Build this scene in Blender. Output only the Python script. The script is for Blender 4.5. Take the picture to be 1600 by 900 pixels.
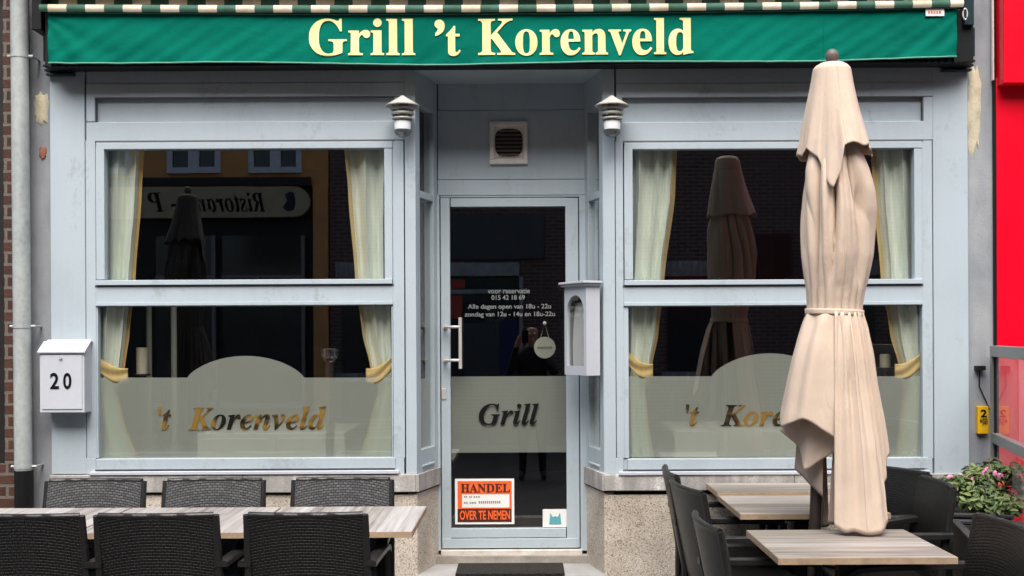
import bpy, bmesh, math, random
from mathutils import Vector, Matrix, noise
random.seed(7)
for o in list(bpy.data.objects): bpy.data.objects.remove(o)
SC = bpy.context.scene
COL = SC.collection
PI = math.pi

# ------------------------------------------------------------------ camera, sky, sun, exposure
F, D, CH, TH = 1800.0, 6.43, 1.6, 0.0050      # focal (photo px), distance to facade, eye height, roll
cam = bpy.data.cameras.new('camera'); camo = bpy.data.objects.new('camera', cam); COL.objects.link(camo)
cam.sensor_width = 36; cam.lens = 36*F/1600
cam.shift_x = -21/1600; cam.shift_y = 75/1600
cam.clip_start = 0.05; cam.clip_end = 400
camo.matrix_world = Matrix.Translation((0, -D, CH)) @ Matrix.Rotation(TH, 4, 'Y') @ Matrix.Rotation(PI/2, 4, 'X')
SC.camera = camo
SUN_EL, SUN_AZ = math.radians(58), math.radians(-12)   # sun behind the camera, a little to its left
w = bpy.data.worlds.new('World'); SC.world = w; w.use_nodes = True
nt = w.node_tree; bgn = nt.nodes['Background']
sky = nt.nodes.new('ShaderNodeTexSky'); sky.sky_type = 'NISHITA'; sky.sun_disc = False
sky.sun_elevation = SUN_EL; sky.sun_rotation = PI + SUN_AZ
sky.air_density = 1.0; sky.dust_density = 4.0; sky.ozone_density = 1.0
nt.links.new(sky.outputs['Color'], bgn.inputs['Color']); bgn.inputs['Strength'].default_value = 0.08
sl = bpy.data.lights.new('sun', 'SUN'); sl.energy = 1.5; sl.angle = math.radians(50); sl.color = (1.0, 0.975, 0.94)
so = bpy.data.objects.new('sun', sl); COL.objects.link(so)
sd = Vector((math.sin(SUN_AZ)*math.cos(SUN_EL), -math.cos(SUN_AZ)*math.cos(SUN_EL), math.sin(SUN_EL)))
so.rotation_euler = sd.to_track_quat('Z', 'Y').to_euler(); so.location = (0, -5, 12)
SC.view_settings.view_transform = 'Standard'; SC.view_settings.look = 'None'
SC.view_settings.gamma = 1.0; SC.view_settings.use_curve_mapping = False
SC.view_settings.exposure = 1.72
SC.render.engine = 'CYCLES'
SC.cycles.use_denoising = True
SC.cycles.max_bounces = 10; SC.cycles.transparent_max_bounces = 16; SC.cycles.glossy_bounces = 4
SC.cycles.caustics_reflective = False; SC.cycles.caustics_refractive = False

# ------------------------------------------------------------------ helpers
def P(px, py, Y=0.0):
    dx, dy = px-821.0, py-525.0
    u, v = dx-TH*dy, dy+TH*dx
    z = D+Y
    return Vector((u*z/F, Y, CH-v*z/F))
def R(x0, y0, x1, y1, Y=0.0):                    # photo rectangle at depth Y -> X0, X1, Z0, Z1
    ym, xm = (y0+y1)/2, (x0+x1)/2
    return P(x0, ym, Y).x, P(x1, ym, Y).x, P(xm, y1, Y).z, P(xm, y0, Y).z
def ground(Y): return max(-0.06, 0.026*(Y+1.7))

class MB:
    def __init__(s): s.v = []; s.f = []; s.mi = []; s.uv = None
    def add(s, vs, fs, mi=0):
        o = len(s.v); s.v += [tuple(x) for x in vs]
        s.f += [tuple(i+o for i in f) for f in fs]; s.mi += [mi]*len(fs); return s
    def box(s, x0, x1, y0, y1, z0, z1, mi=0):
        return s.add([(x0,y0,z0),(x1,y0,z0),(x1,y1,z0),(x0,y1,z0),(x0,y0,z1),(x1,y0,z1),(x1,y1,z1),(x0,y1,z1)],
            [(0,3,2,1),(4,5,6,7),(0,1,5,4),(1,2,6,5),(2,3,7,6),(3,0,4,7)], mi)
    def obox(s, org, d, s0, s1, t0, t1, z0, z1, mi=0):   # along unit d from org; t to the left of d
        n = (-d[1], d[0])
        pts = [(org[0]+d[0]*a+n[0]*b, org[1]+d[1]*a+n[1]*b) for a, b in ((s0,t0),(s1,t0),(s1,t1),(s0,t1))]
        return s.add([(p[0],p[1],z0) for p in pts]+[(p[0],p[1],z1) for p in pts],
            [(0,3,2,1),(4,5,6,7),(0,1,5,4),(1,2,6,5),(2,3,7,6),(3,0,4,7)], mi)
    def pbox(s, x0, y0, x1, y1, Yf, Yb, mi=0):           # photo rectangle at front depth Yf, going back to Yb
        a, b, c, d = R(x0, y0, x1, y1, Yf); return s.box(a, b, Yf, Yb, c, d, mi)
    def prism(s, poly, y0, y1, mi=0):                    # poly of (x,z), extruded in y
        n = len(poly)
        return s.add([(p[0],y0,p[1]) for p in poly]+[(p[0],y1,p[1]) for p in poly],
            [tuple(range(n)), tuple(range(2*n-1, n-1, -1))]+[(i,i+n,(i+1)%n+n,(i+1)%n) for i in range(n)], mi)
    def tube(s, pts, r, seg=10, cap=True, mi=0):
        pts = [Vector(p) for p in pts]; rs = r if isinstance(r, (list, tuple)) else [r]*len(pts)
        vs = []; fs = []
        for i, p in enumerate(pts):
            t = (pts[min(i+1,len(pts)-1)]-pts[max(i-1,0)]).normalized()
            a = Vector((0,0,1)) if abs(t.z) < .9 else Vector((1,0,0))
            u = t.cross(a).normalized(); v = t.cross(u)
            for k in range(seg):
                an = 2*PI*k/seg; vs.append(p+(u*math.cos(an)+v*math.sin(an))*rs[i])
        for i in range(len(pts)-1):
            for k in range(seg):
                fs.append((i*seg+k, i*seg+(k+1)%seg, (i+1)*seg+(k+1)%seg, (i+1)*seg+k))
        if cap: fs.append(tuple(range(seg))); fs.append(tuple((len(pts)-1)*seg+k for k in range(seg)))
        return s.add(vs, fs, mi)
    def lathe(s, c, prof, seg=24, mi=0, fn=None):        # prof: (r, z) pairs around vertical axis at c
        vs = []; fs = []; n = len(prof)
        for r, z in prof:
            for k in range(seg):
                an = 2*PI*k/seg; rr = r if fn is None else fn(r, z, an)
                vs.append((c[0]+rr*math.sin(an), c[1]-rr*math.cos(an), c[2]+z))
        for i in range(n-1):
            for k in range(seg): fs.append((i*seg+k, i*seg+(k+1)%seg, (i+1)*seg+(k+1)%seg, (i+1)*seg+k))
        return s.add(vs, fs, mi)
    def grid(s, fn, nu, nv, mi=0):
        vs = [fn(i/nu, j/nv) for j in range(nv+1) for i in range(nu+1)]
        fs = [(j*(nu+1)+i, j*(nu+1)+i+1, (j+1)*(nu+1)+i+1, (j+1)*(nu+1)+i) for j in range(nv) for i in range(nu)]
        return s.add(vs, fs, mi)
    def build(s, name, mat, parent=None, smooth=False, bevel=0.0, solid=0.0, seg=2):
        me = bpy.data.meshes.new(name); me.from_pydata(s.v, [], s.f)
        bm = bmesh.new(); bm.from_mesh(me); bmesh.ops.recalc_face_normals(bm, faces=bm.faces); bm.to_mesh(me); bm.free()
        for m in (mat if isinstance(mat, list) else [mat]): me.materials.append(m)
        me.polygons.foreach_set('material_index', s.mi)
        if smooth:
            me.polygons.foreach_set('use_smooth', [True]*len(me.polygons))
            me.set_sharp_from_angle(angle=math.radians(45 if smooth is True else smooth))
        o = bpy.data.objects.new(name, me); COL.objects.link(o)
        if parent is not None:
            o.parent = parent
            if parent.type == 'EMPTY': o.matrix_parent_inverse = Matrix.Identity(4)
        if solid:
            m = o.modifiers.new('solid', 'SOLIDIFY'); m.thickness = solid; m.offset = 0
        if bevel:
            m = o.modifiers.new('bevel', 'BEVEL'); m.width = bevel; m.segments = seg; m.limit_method = 'ANGLE'; m.angle_limit = math.radians(40)
        return o

def tag(o, label=None, cat=None, group=None, kind=None):
    if label: o['label'] = label
    if cat: o['category'] = cat
    if group: o['group'] = group
    if kind: o['kind'] = kind
    return o
def empty(name, loc=(0,0,0), rz=0, label=None, cat=None, group=None):
    o = bpy.data.objects.new(name, None); COL.objects.link(o); o.location = loc; o.rotation_euler = (0,0,rz)
    o.empty_display_size = .1
    return tag(o, label, cat, group)
def copy_tree(o, parent=None):
    c = o.copy(); COL.objects.link(c); c.parent = parent
    for ch in [k for k in bpy.data.objects if k.parent == o and k is not c]: copy_tree(ch, c)
    return c
def text_verts(body, offset=0.0):
    c = bpy.data.curves.new('txt', 'FONT'); c.body = body; c.resolution_u = 6; c.offset = offset
    o = bpy.data.objects.new('txt', c); COL.objects.link(o); bpy.context.view_layer.update()
    m = o.evaluated_get(bpy.context.evaluated_depsgraph_get()).to_mesh()
    vs = [(v.co.x, v.co.y) for v in m.vertices]; fs = [tuple(p.vertices) for p in m.polygons]
    bpy.data.objects.remove(o); bpy.data.curves.remove(c)
    x0 = min(v[0] for v in vs); x1 = max(v[0] for v in vs); y0 = min(v[1] for v in vs); y1 = max(v[1] for v in vs)
    return [((v[0]-x0)/(x1-x0), (v[1]-y0)/(y1-y0)) for v in vs], fs
def text_rect(mb, body, X0, X1, Z0, Z1, yfn, offset=0.0, mi=0, mirror=False):
    vs, fs = text_verts(body, offset)
    out = []
    for a, b in vs:
        if mirror: a = 1-a
        x, z = X0+a*(X1-X0), Z0+b*(Z1-Z0)
        out.append((x, yfn(x, z) if callable(yfn) else yfn, z))
    mb.add(out, fs, mi)
def text_px(mb, body, x0, y0, x1, y1, Y, offset=0.0, mi=0):
    a, b, c, d = R(x0, y0, x1, y1, Y); text_rect(mb, body, a, b, c, d, Y, offset, mi)

# ------------------------------------------------------------------ materials
def lin(r, g, b):
    f = lambda c: (c/255/12.92) if c/255 <= .04045 else ((c/255+.055)/1.055)**2.4
    return (f(r), f(g), f(b))
class NT:
    def __init__(s, name):
        s.m = bpy.data.materials.new(name); s.m.use_nodes = True; s.t = s.m.node_tree
        s.b = s.t.nodes['Principled BSDF']; s.out = s.t.nodes['Material Output']
        s.tc = s.n('ShaderNodeTexCoord'); s.vec = s.tc.outputs['Object']
    def n(s, k, **kw):
        x = s.t.nodes.new(k)
        for a, b in kw.items():
            if hasattr(x, a) and a not in x.inputs: setattr(x, a, b)
            else: x.inputs[a].default_value = b
        return x
    def l(s, a, b): s.t.links.new(a, b)
    def math(s, op, a, b=None):
        x = s.n('ShaderNodeMath'); x.operation = op
        for i, v in enumerate((a, b)):
            if v is None: continue
            if isinstance(v, (int, float)): x.inputs[i].default_value = v
            else: s.l(v, x.inputs[i])
        return x.outputs[0]
    def mapping(s, scale=(1,1,1), loc=(0,0,0), rot=(0,0,0), src=None):
        x = s.n('ShaderNodeMapping'); x.inputs['Scale'].default_value = scale; x.inputs['Location'].default_value = loc
        x.inputs['Rotation'].default_value = rot
        s.l(src or s.vec, x.inputs['Vector']); return x.outputs[0]
    def noise(s, scale, detail=4, vec=None, rough=.55, dist=0):
        x = s.n('ShaderNodeTexNoise'); x.inputs['Scale'].default_value = scale; x.inputs['Detail'].default_value = detail
        x.inputs['Roughness'].default_value = rough; x.inputs['Distortion'].default_value = dist
        s.l(vec or s.vec, x.inputs['Vector']); return x.outputs['Fac']
    def ramp(s, fac, stops):
        x = s.n('ShaderNodeValToRGB'); e = x.color_ramp.elements
        while len(e) < len(stops): e.new(.5)
        for i, (p, c) in enumerate(stops):
            e[i].position = p; e[i].color = (*c, 1) if len(c) == 3 else c
        s.l(fac, x.inputs[0]); return x.outputs['Color']
    def mix(s, fac, a, b, mode='MIX'):
        x = s.n('ShaderNodeMix'); x.data_type = 'RGBA'; x.blend_type = mode
        for i, v in ((0, fac), (6, a), (7, b)):
            if isinstance(v, (int, float)): x.inputs[i].default_value = v
            elif isinstance(v, tuple): x.inputs[i].default_value = (*v, 1)
            else: s.l(v, x.inputs[i])
        return x.outputs[2]
    def base(s, col):
        if isinstance(col, tuple): s.b.inputs['Base Color'].default_value = (*col, 1)
        else: s.l(col, s.b.inputs['Base Color'])
    def bump(s, h, strength=.3, dist=.005, normal=None):
        x = s.n('ShaderNodeBump'); x.inputs['Strength'].default_value = strength; x.inputs['Distance'].default_value = dist
        s.l(h, x.inputs['Height'])
        if normal: s.l(normal, x.inputs['Normal'])
        s.l(x.outputs[0], s.b.inputs['Normal']); return x.outputs[0]
    def set(s, rough=.5, metal=0.0, spec=.5, **kw):
        s.b.inputs['Roughness'].default_value = rough; s.b.inputs['Metallic'].default_value = metal
        s.b.inputs['Specular IOR Level'].default_value = spec
        for k, v in kw.items(): s.b.inputs[k].default_value = v
        return s
def mul(c, k): return tuple(min(1, x*k) for x in c)
def pbr(name, col, rough=.5, metal=0.0, var=.12, scale=4.0, bump=0.0, bscale=150, spec=.5, **kw):
    t = NT(name); t.set(rough, metal, spec, **kw)
    n1 = t.noise(scale, 6); n2 = t.noise(scale*9, 3)
    f = t.math('ADD', t.math('MULTIPLY', n1, .7), t.math('MULTIPLY', n2, .3))
    t.base(t.ramp(f, [(.3, mul(col, 1-var)), (.7, mul(col, 1+var))]))
    t.l(t.math('ADD', t.math('MULTIPLY', n1, .16), rough-.08), t.b.inputs['Roughness'])
    if bump: t.bump(t.noise(bscale, 3), bump, .003)
    return t.m
def paint_mat(name, col, rough=.42):
    # brushed-on satin paint with faint grime clouds and vertical rain streaks
    t = NT(name); t.set(rough, 0, .45)
    a = t.noise(1.7, 6); b = t.noise(1.0, 5, t.mapping((26, 26, 1.1))); c = t.noise(60, 3)
    f = t.math('ADD', t.math('ADD', t.math('MULTIPLY', a, .6), t.math('MULTIPLY', b, .2)), t.math('MULTIPLY', c, .2))
    clean = t.ramp(f, [(.32, mul(col, .90)), (.5, col), (.68, mul(col, 1.04))])
    d1 = t.noise(3.4, 7, t.mapping((1, 1, .5), (4, 2, 1)), .7, .6); d2 = t.noise(38, 4)
    scuff = t.ramp(t.math('MULTIPLY', d1, t.math('ADD', t.math('MULTIPLY', d2, .5), .75)), [(.58, (0, 0, 0)), (.70, (.34, .34, .34))])
    t.base(t.mix(scuff, clean, (.22, .225, .215)))
    t.l(t.math('ADD', t.math('MULTIPLY', a, .2), rough-.1), t.b.inputs['Roughness'])
    t.bump(t.noise(240, 2), .06, .002)
    return t.m
M = {}
M['paint'] = paint_mat('facade_paint', (.438, .512, .558))
M['paint_gap'] = pbr('dark_joint_and_shade', (.10, .105, .115), .7)
M['white_metal'] = pbr('white_lacquer', (.525, .555, .605), .35, var=.05)
M['black_print'] = pbr('black_print', (.004, .004, .004), .7, spec=.15)
M['black'] = pbr('black_plastic', (.006, .0065, .007), .5, spec=.3)
M['dark_teal'] = pbr('dark_teal_metal', (.010, .030, .036), .45, spec=.3)
M['steel'] = pbr('brushed_steel', (.66, .63, .60), .4, .35, var=.08, scale=30)
M['grey_metal'] = pbr('anodised_grey', (.27, .27, .26), .4, .3)
M['zinc'] = None
def zinc():
    t = NT('zinc_pipe'); t.set(.5, .15, .5)
    n = t.noise(5, 6, t.mapping((1, 1, .6)), .65, .6); n2 = t.noise(40, 3)
    f = t.math('ADD', t.math('MULTIPLY', n, .75), t.math('MULTIPLY', n2, .25))
    t.base(t.ramp(f, [(.32, (.27, .30, .295)), (.5, (.41, .445, .435)), (.7, (.56, .585, .575))]))
    t.bump(n2, .1, .002); return t.m
M['zinc'] = zinc()
def glass(name, refl=.15, tint=(.86, .9, .87), rough=0.0):
    t = NT(name); t.t.nodes.remove(t.b)
    tr = t.n('ShaderNodeBsdfTransparent'); tr.inputs[0].default_value = (*tint, 1)
    gl = t.n('ShaderNodeBsdfGlossy'); gl.inputs['Roughness'].default_value = rough; gl.inputs[0].default_value = (1, 1, 1, 1)
    fr = t.n('ShaderNodeLayerWeight'); fr.inputs[0].default_value = .35
    fac = t.math('ADD', t.math('MULTIPLY', fr.outputs['Fresnel'], .4), refl)
    fac = t.math('MINIMUM', fac, .95)
    mx = t.n('ShaderNodeMixShader'); t.l(fac, mx.inputs[0]); t.l(tr.outputs[0], mx.inputs[1]); t.l(gl.outputs[0], mx.inputs[2])
    # slight waviness of float glass
    b = t.n('ShaderNodeBump'); b.inputs['Strength'].default_value = .02; b.inputs['Distance'].default_value = .01
    t.l(t.noise(2.2, 1), b.inputs['Height']); t.l(b.outputs[0], gl.inputs['Normal'])
    t.l(mx.outputs[0], t.out.inputs[0]); return t.m
M['glass'] = glass('window_glass', .13, (.985, .995, .985))
M['clear_glass'] = glass('clear_glass', .03, (.95, .96, .95))
def frosted():
    t = NT('frosted_film'); t.t.nodes.remove(t.b)
    tr = t.n('ShaderNodeBsdfTransparent'); tr.inputs[0].default_value = (.96, .99, .95, 1)
    df = t.n('ShaderNodeBsdfDiffuse'); df.inputs[0].default_value = (.90, .96, .84, 1)
    tl = t.n('ShaderNodeBsdfTranslucent'); tl.inputs[0].default_value = (.8, .85, .78, 1)
    m1 = t.n('ShaderNodeMixShader'); m1.inputs[0].default_value = .27; t.l(df.outputs[0], m1.inputs[1]); t.l(tl.outputs[0], m1.inputs[2])
    m2 = t.n('ShaderNodeMixShader'); t.l(t.math('ADD', t.math('MULTIPLY', t.noise(3, 3),   .06), .53), m2.inputs[0])
    t.l(tr.outputs[0], m2.inputs[1]); t.l(m1.outputs[0], m2.inputs[2]); t.l(m2.outputs[0], t.out.inputs[0]); return t.m
M['film'] = frosted()
def see_through_mat():  # dark and golden room behind clear letters, put into the letter colour
    t = NT('see_through_gold_letters'); t.set(.35, .0, .4)
    n = t.noise(3.2, 2, t.mapping((1.6, 1, 3.0), (.6, 0, .37)))
    t.base(t.ramp(n, [(.43, (.02, .018, .014)), (.5, (.16, .10, .03)), (.56, (.50, .29, .055))])); return t.m
M['see_through_gold'] = see_through_mat()
def curtain_mat(name, col):
    t = NT(name); t.set(.45, 0, .3, **{'Sheen Weight': .2})
    n = t.noise(6, 4, t.mapping((8, 8, 1)))
    t.base(t.ramp(n, [(.3, mul(col, .9)), (.7, mul(col, 1.05))]))
    t.bump(t.noise(60, 4, t.mapping((6, 6, 1))), .15, .004)
    return t.m
M['curtain'] = curtain_mat('satin_curtain', (.89, .955, .85))
M['gold_trim'] = curtain_mat('gold_satin', (.80, .59, .24))
def brick(name, c1, c2, mortar, sc=(1,1), roty=False, msize=.012, bw=.215, rh=.065):
    t = NT(name); t.set(.85, 0, .3)
    sp = t.n('ShaderNodeSeparateXYZ'); t.l(t.vec, sp.inputs[0])
    cb = t.n('ShaderNodeCombineXYZ'); t.l(t.math('ADD', sp.outputs[0], sp.outputs[1]), cb.inputs[0]); t.l(sp.outputs[2], cb.inputs[1])
    x = t.n('ShaderNodeTexBrick'); t.l(cb.outputs[0], x.inputs['Vector'])
    x.inputs['Scale'].default_value = 1; x.inputs['Brick Width'].default_value = bw; x.inputs['Row Height'].default_value = rh
    x.inputs['Mortar Size'].default_value = msize; x.inputs['Mortar Smooth'].default_value = .2; x.inputs['Bias'].default_value = -.1
    x.inputs['Color1'].default_value = (*c1, 1); x.inputs['Color2'].default_value = (*c2, 1); x.inputs['Mortar'].default_value = (*mortar, 1)
    t.base(t.mix(t.math('MULTIPLY', t.noise(30, 5), .6), x.outputs['Color'], mul(c2, .4), 'MIX'))
    t.bump(t.math('SUBTRACT', t.noise(80, 4), x.outputs['Fac']), .5, .008); return t.m
M['brick'] = brick('dark_brick', (.095, .045, .032), (.05, .028, .024), (.26, .23, .20))
M['opp_brick'] = brick('red_brown_brick', (.24, .125, .095), (.14, .075, .06), (.34, .30, .27))
M['brick_brown'] = brick('brown_brick', (.11, .05, .035), (.055, .028, .022), (.20, .175, .15), msize=.009)
def render_wall():
    t = NT('cement_render'); t.set(.85, 0, .25)
    a = t.noise(2.2, 7, None, .65); b = t.noise(14, 5, t.mapping((1, 1, .3)))
    f = t.math('ADD', t.math('MULTIPLY', a, .65), t.math('MULTIPLY', b, .35))
    t.base(t.ramp(f, [(.3, (.20, .215, .235)), (.5, (.29, .31, .335)), (.62, (.34, .355, .37)), (.75, (.42, .42, .40))]))
    t.bump(t.noise(90, 5), .35, .004); return t.m
M['render'] = render_wall()
M['foam'] = pbr('pu_foam', (.55, .50, .36), .9, var=.3, scale=12, bump=.6, bscale=60)
M['red_spot'] = pbr('bare_brick_spot', (.30, .12, .08), .9, var=.4, scale=30)
M['red'] = pbr('red_panel', (.80, .0, .018), .3, var=.03, scale=2)
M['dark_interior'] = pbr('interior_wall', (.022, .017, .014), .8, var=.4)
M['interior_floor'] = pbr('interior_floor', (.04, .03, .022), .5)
M['cloth_white'] = pbr('white_tablecloth', (.7, .7, .62), .8)
def stone():
    t = NT('blue_stone_band'); t.set(.7, 0, .35)
    a = t.noise(3, 7, None, .7); b = t.noise(1, 5, t.mapping((16, 16, 1.2))); c = t.noise(120, 2)
    f = t.math('ADD', t.math('ADD', t.math('MULTIPLY', a, .4), t.math('MULTIPLY', b, .4)), t.math('MULTIPLY', c, .2))
    t.base(t.ramp(f, [(.33, (.19, .18, .17)), (.5, (.36, .345, .325)), (.57, (.50, .48, .455)), (.63, (.78, .75, .72))]))
    t.bump(c, .2, .003); return t.m
M['stone'] = stone()
def terrazzo():
    t = NT('washed_aggregate'); t.set(.75, 0, .3)
    v = t.n('ShaderNodeTexVoronoi'); v.inputs['Scale'].default_value = 190; t.l(t.mapping((1, 1, 1)), v.inputs['Vector'])
    sp = t.n('ShaderNodeSeparateColor'); t.l(v.outputs['Color'], sp.inputs[0])
    c = t.ramp(sp.outputs[0], [(.0, (.22, .18, .145)), (.12, (.52, .45, .37)), (.3, (.66, .585, .49)), (.7, (.74, .67, .58)), (1, (.82, .78, .71))])
    edge = t.ramp(v.outputs['Distance'], [(.25, (1, 1, 1)), (.75, (.6, .56, .52))])
    st = t.ramp(t.noise(2.6, 5), [(.3, (.62, .60, .57)), (.58, (1, 1, 1))])
    t.base(t.mix(1.0, t.mix(.6, c, edge, 'MULTIPLY'), st, 'MULTIPLY'))
    t.bump(v.outputs['Distance'], .3, .004); return t.m
M['terrazzo'] = terrazzo()
M['concrete'] = pbr('worn_concrete', (.30, .27, .235), .85, var=.3, scale=9, bump=.4, bscale=80)
M['slab'] = pbr('grey_paving_slab', (.09, .087, .083), .8, var=.2, scale=5, bump=.3, bscale=120)
M['stepstone'] = pbr('grey_step_stone', (.30, .30, .29), .8, var=.2, scale=5, bump=.3, bscale=120)
M['marble'] = pbr('pale_threshold', (.60, .555, .50), .6, var=.25, scale=14)
def mat_coir():
    t = NT('doormat_fibre'); t.set(1, 0, .1)
    n = t.noise(160, 3); t.base(t.ramp(n, [(.3, (.006, .006, .006)), (.7, (.055, .052, .048))])); t.bump(n, .8, .01); return t.m
M['coir'] = mat_coir()
def wood(name, along, tones, seam=.098):
    t = NT(name); t.set(.5, 0, .4)
    sp = t.n('ShaderNodeSeparateXYZ'); t.l(t.vec, sp.inputs[0])
    a, c = (sp.outputs[0], sp.outputs[1]) if along == 'x' else (sp.outputs[1], sp.outputs[0])
    plank = t.math('FLOOR', t.math('DIVIDE', c, seam))
    oi = t.n('ShaderNodeObjectInfo')
    cb = t.n('ShaderNodeCombineXYZ'); t.l(t.math('MULTIPLY', a, 2.2), cb.inputs[0]); t.l(t.math('MULTIPLY', c, 55), cb.inputs[1])
    t.l(t.math('ADD', t.math('MULTIPLY', plank, 3.7), t.math('MULTIPLY', oi.outputs['Random'], 40)), cb.inputs[2])
    n = t.noise(1, 5, cb.outputs[0], .6)
    wn = t.n('ShaderNodeTexWhiteNoise'); wn.noise_dimensions = '1D'; t.l(t.math('ADD', plank, t.math('MULTIPLY', oi.outputs['Random'], 17)), wn.inputs['W'])
    f = t.math('ADD', t.math('MULTIPLY', n, .8), t.math('MULTIPLY', wn.outputs['Value'], .22))
    col = t.ramp(f, tones)
    fr = t.math('FRACT', t.math('DIVIDE', c, seam))
    line = t.math('LESS_THAN', fr, .035)
    t.base(t.mix(t.math('MULTIPLY', line, .55), col, (.09, .08, .07)))
    t.bump(n, .12, .002); return t.m
M['wood_x'] = wood('greyed_oak_top', 'x', [(.32, (0.122, 0.108, 0.090)), (.46, (0.223, 0.198, 0.169)), (.58, (0.310, 0.284, 0.252)), (.72, (0.418, 0.396, 0.367))])
M['wood_y'] = wood('pale_oak_top', 'y', [(.32, (0.181, 0.158, 0.139)), (.44, (0.305, 0.279, 0.261)), (.58, (0.389, 0.370, 0.355)), (.74, (0.480, 0.470, 0.466))])
M['edge_band'] = pbr('oak_edge_band', (.40, .29, .19), .6, var=.25, scale=20)
def wicker(name, c1, c2, mort, spec):
    t = NT(name); t.set(.38, 0, spec)
    sp = t.n('ShaderNodeSeparateXYZ'); t.l(t.vec, sp.inputs[0])
    cb = t.n('ShaderNodeCombineXYZ')
    t.l(sp.outputs[0], cb.inputs[0]); t.l(t.math('ADD', sp.outputs[2], t.math('MULTIPLY', sp.outputs[1], .9)), cb.inputs[1])
    x = t.n('ShaderNodeTexBrick'); t.l(cb.outputs[0], x.inputs['Vector']); x.offset = .5
    x.inputs['Scale'].default_value = 1; x.inputs['Brick Width'].default_value = .024; x.inputs['Row Height'].default_value = .0105
    x.inputs['Mortar Size'].default_value = .0021; x.inputs['Mortar Smooth'].default_value = .5; x.inputs['Bias'].default_value = 0
    for k, c in (('Color1', c1), ('Color2', c2), ('Mortar', mort)): x.inputs[k].default_value = (*c, 1)
    n = t.noise(7, 4)
    t.base(t.mix(t.math('MULTIPLY', n, .5), x.outputs['Color'], c1))
    t.bump(t.math('SUBTRACT', 1.0, x.outputs['Fac']), .8, .005); return t.m
M['wicker'] = wicker('black_wicker', (.0065, .0062, .006), (.015, .0145, .014), (.0012, .0012, .0012), .45)
M['wicker_lit'] = wicker('lit_tone_wicker', (.062, .064, .066), (.13, .134, .136), (.008, .008, .008), .6)  # lighter copy of the black wicker, stronger light put into its colour
M['chair_rim'] = pbr('black_wicker_rim', (.014, .0138, .0135), .36, var=.3, scale=60, bump=.4, bscale=170)
def canvas(name, col, sc=700):
    t = NT(name); t.set(.85, 0, .2, **{'Sheen Weight': .1})
    n = t.noise(3, 5); t.base(t.ramp(n, [(.3, mul(col, .9)), (.7, mul(col, 1.06))]))
    a = t.noise(20, 5, t.mapping((1, 1, .30), (0, 0, 0), (.15, .1, 0)), .6, .9); b = t.noise(sc, 2)
    t.bump(t.math('ADD', t.math('ABSOLUTE', t.math('SUBTRACT', a, .5)), t.math('MULTIPLY', b, .03)), .20, .03); return t.m
M['beige'] = canvas('beige_canvas', (.63, .505, .40))
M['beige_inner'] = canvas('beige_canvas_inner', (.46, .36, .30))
M['bronze'] = pbr('bronze_brown_pole', (.045, .033, .028), .45)
M['finial'] = pbr('finial_grey_brown', (.135, .11, .10), .55)
def valance_mat():
    t = NT('green_awning_cloth'); t.set(.8, 0, .06)
    n = t.noise(2.5, 6); t.base(t.ramp(n, [(.3, (.0, .128, .088)), (.7, (.0, .170, .118))]))
    a = t.noise(5, 3, t.mapping((1, 1, 1.2), (0, 0, 0), (0, .7, 0)), .5, .8); b = t.noise(700, 2)
    t.bump(t.math('ADD', a, t.math('MULTIPLY', b, .02)), .25, .03); return t.m
M['green'] = valance_mat()
M['green_hem'] = pbr('green_hem_piping', (.10, .30, .22), .6)
M['cream_print'] = pbr('cream_yellow_print', (.90, .80, .36), .55, var=.04)
def stripes():
    t = NT('striped_awning_cloth'); t.set(.75, 0, .3)
    sp = t.n('ShaderNodeSeparateXYZ'); t.l(t.vec, sp.inputs[0])
    f = t.math('FRACT', t.math('DIVIDE', t.math('ADD', sp.outputs[0], 20.0+STRIPE0), (58.7*(D-.19)/F)))
    g = t.math('LESS_THAN', f, .5)
    d = t.ramp(t.noise(9, 5), [(.35, (.70, .68, .62)), (.7, (1, 1, 1))])
    t.base(t.mix(1.0, t.mix(g, (.06, .155, .115), (.86, .76, .60)), d, 'MULTIPLY')); return t.m
STRIPE0 = -(P(75.5, 12, -.19).x+20.0) % (58.7*(D-.19)/F)
M['stripe'] = stripes()
M['sticker_white'] = pbr('white_sticker', (.82, .82, .80), .5, var=.04)
M['orange'] = pbr('orange_print', (.85, .13, .025), .55, var=.08, scale=20)
M['brown_print'] = pbr('dark_brown_print', (.07, .012, .006), .55)
M['teal_print'] = pbr('teal_print', (.10, .38, .42), .6)
M['grey_print'] = pbr('grey_print', (.22, .24, .20), .6)
M['text_white'] = pbr('white_glass_lettering', (.22, .235, .23), .6)
M['tag'] = pbr('hanging_tag_cream', (.42, .44, .36), .7, var=.1)
M['vent_frame'] = pbr('cream_vent_frame', (.80, .76, .68), .5)
M['vent_dark'] = pbr('brown_vent_slats', (.16, .12, .10), .6)
M['lamp_metal'] = pbr('galvanised_lamp', (.50, .485, .44), .45, .15, var=.15, scale=25)
M['opal'] = pbr('opal_glass', (.86, .90, .89), .2, var=.02)
M['yellow'] = pbr('yellow_plate', (.85, .50, .01), .45)
M['menu_back'] = pbr('grey_green_felt', (.16, .17, .145), .9)
M['leafy'] = None
def leaf(name, a, b):
    t = NT(name); t.set(.5, 0, .45)
    oi = t.n('ShaderNodeNewGeometry')
    t.base(t.ramp(oi.outputs['Random Per Island'], [(0, a), (.6, b), (1, mul(b, 1.5))])); return t.m
M['leafy'] = leaf('begonia_leaf', (.035, .07, .018), (.12, .165, .05))
M['leaf_red'] = leaf('bronze_leaf', (.06, .02, .015), (.12, .07, .03))
M['petal_pink'] = leaf('pink_petal', (.60, .12, .30), (.78, .30, .45))
M['petal_red'] = leaf('red_petal', (.55, .04, .03), (.70, .15, .08))
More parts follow.
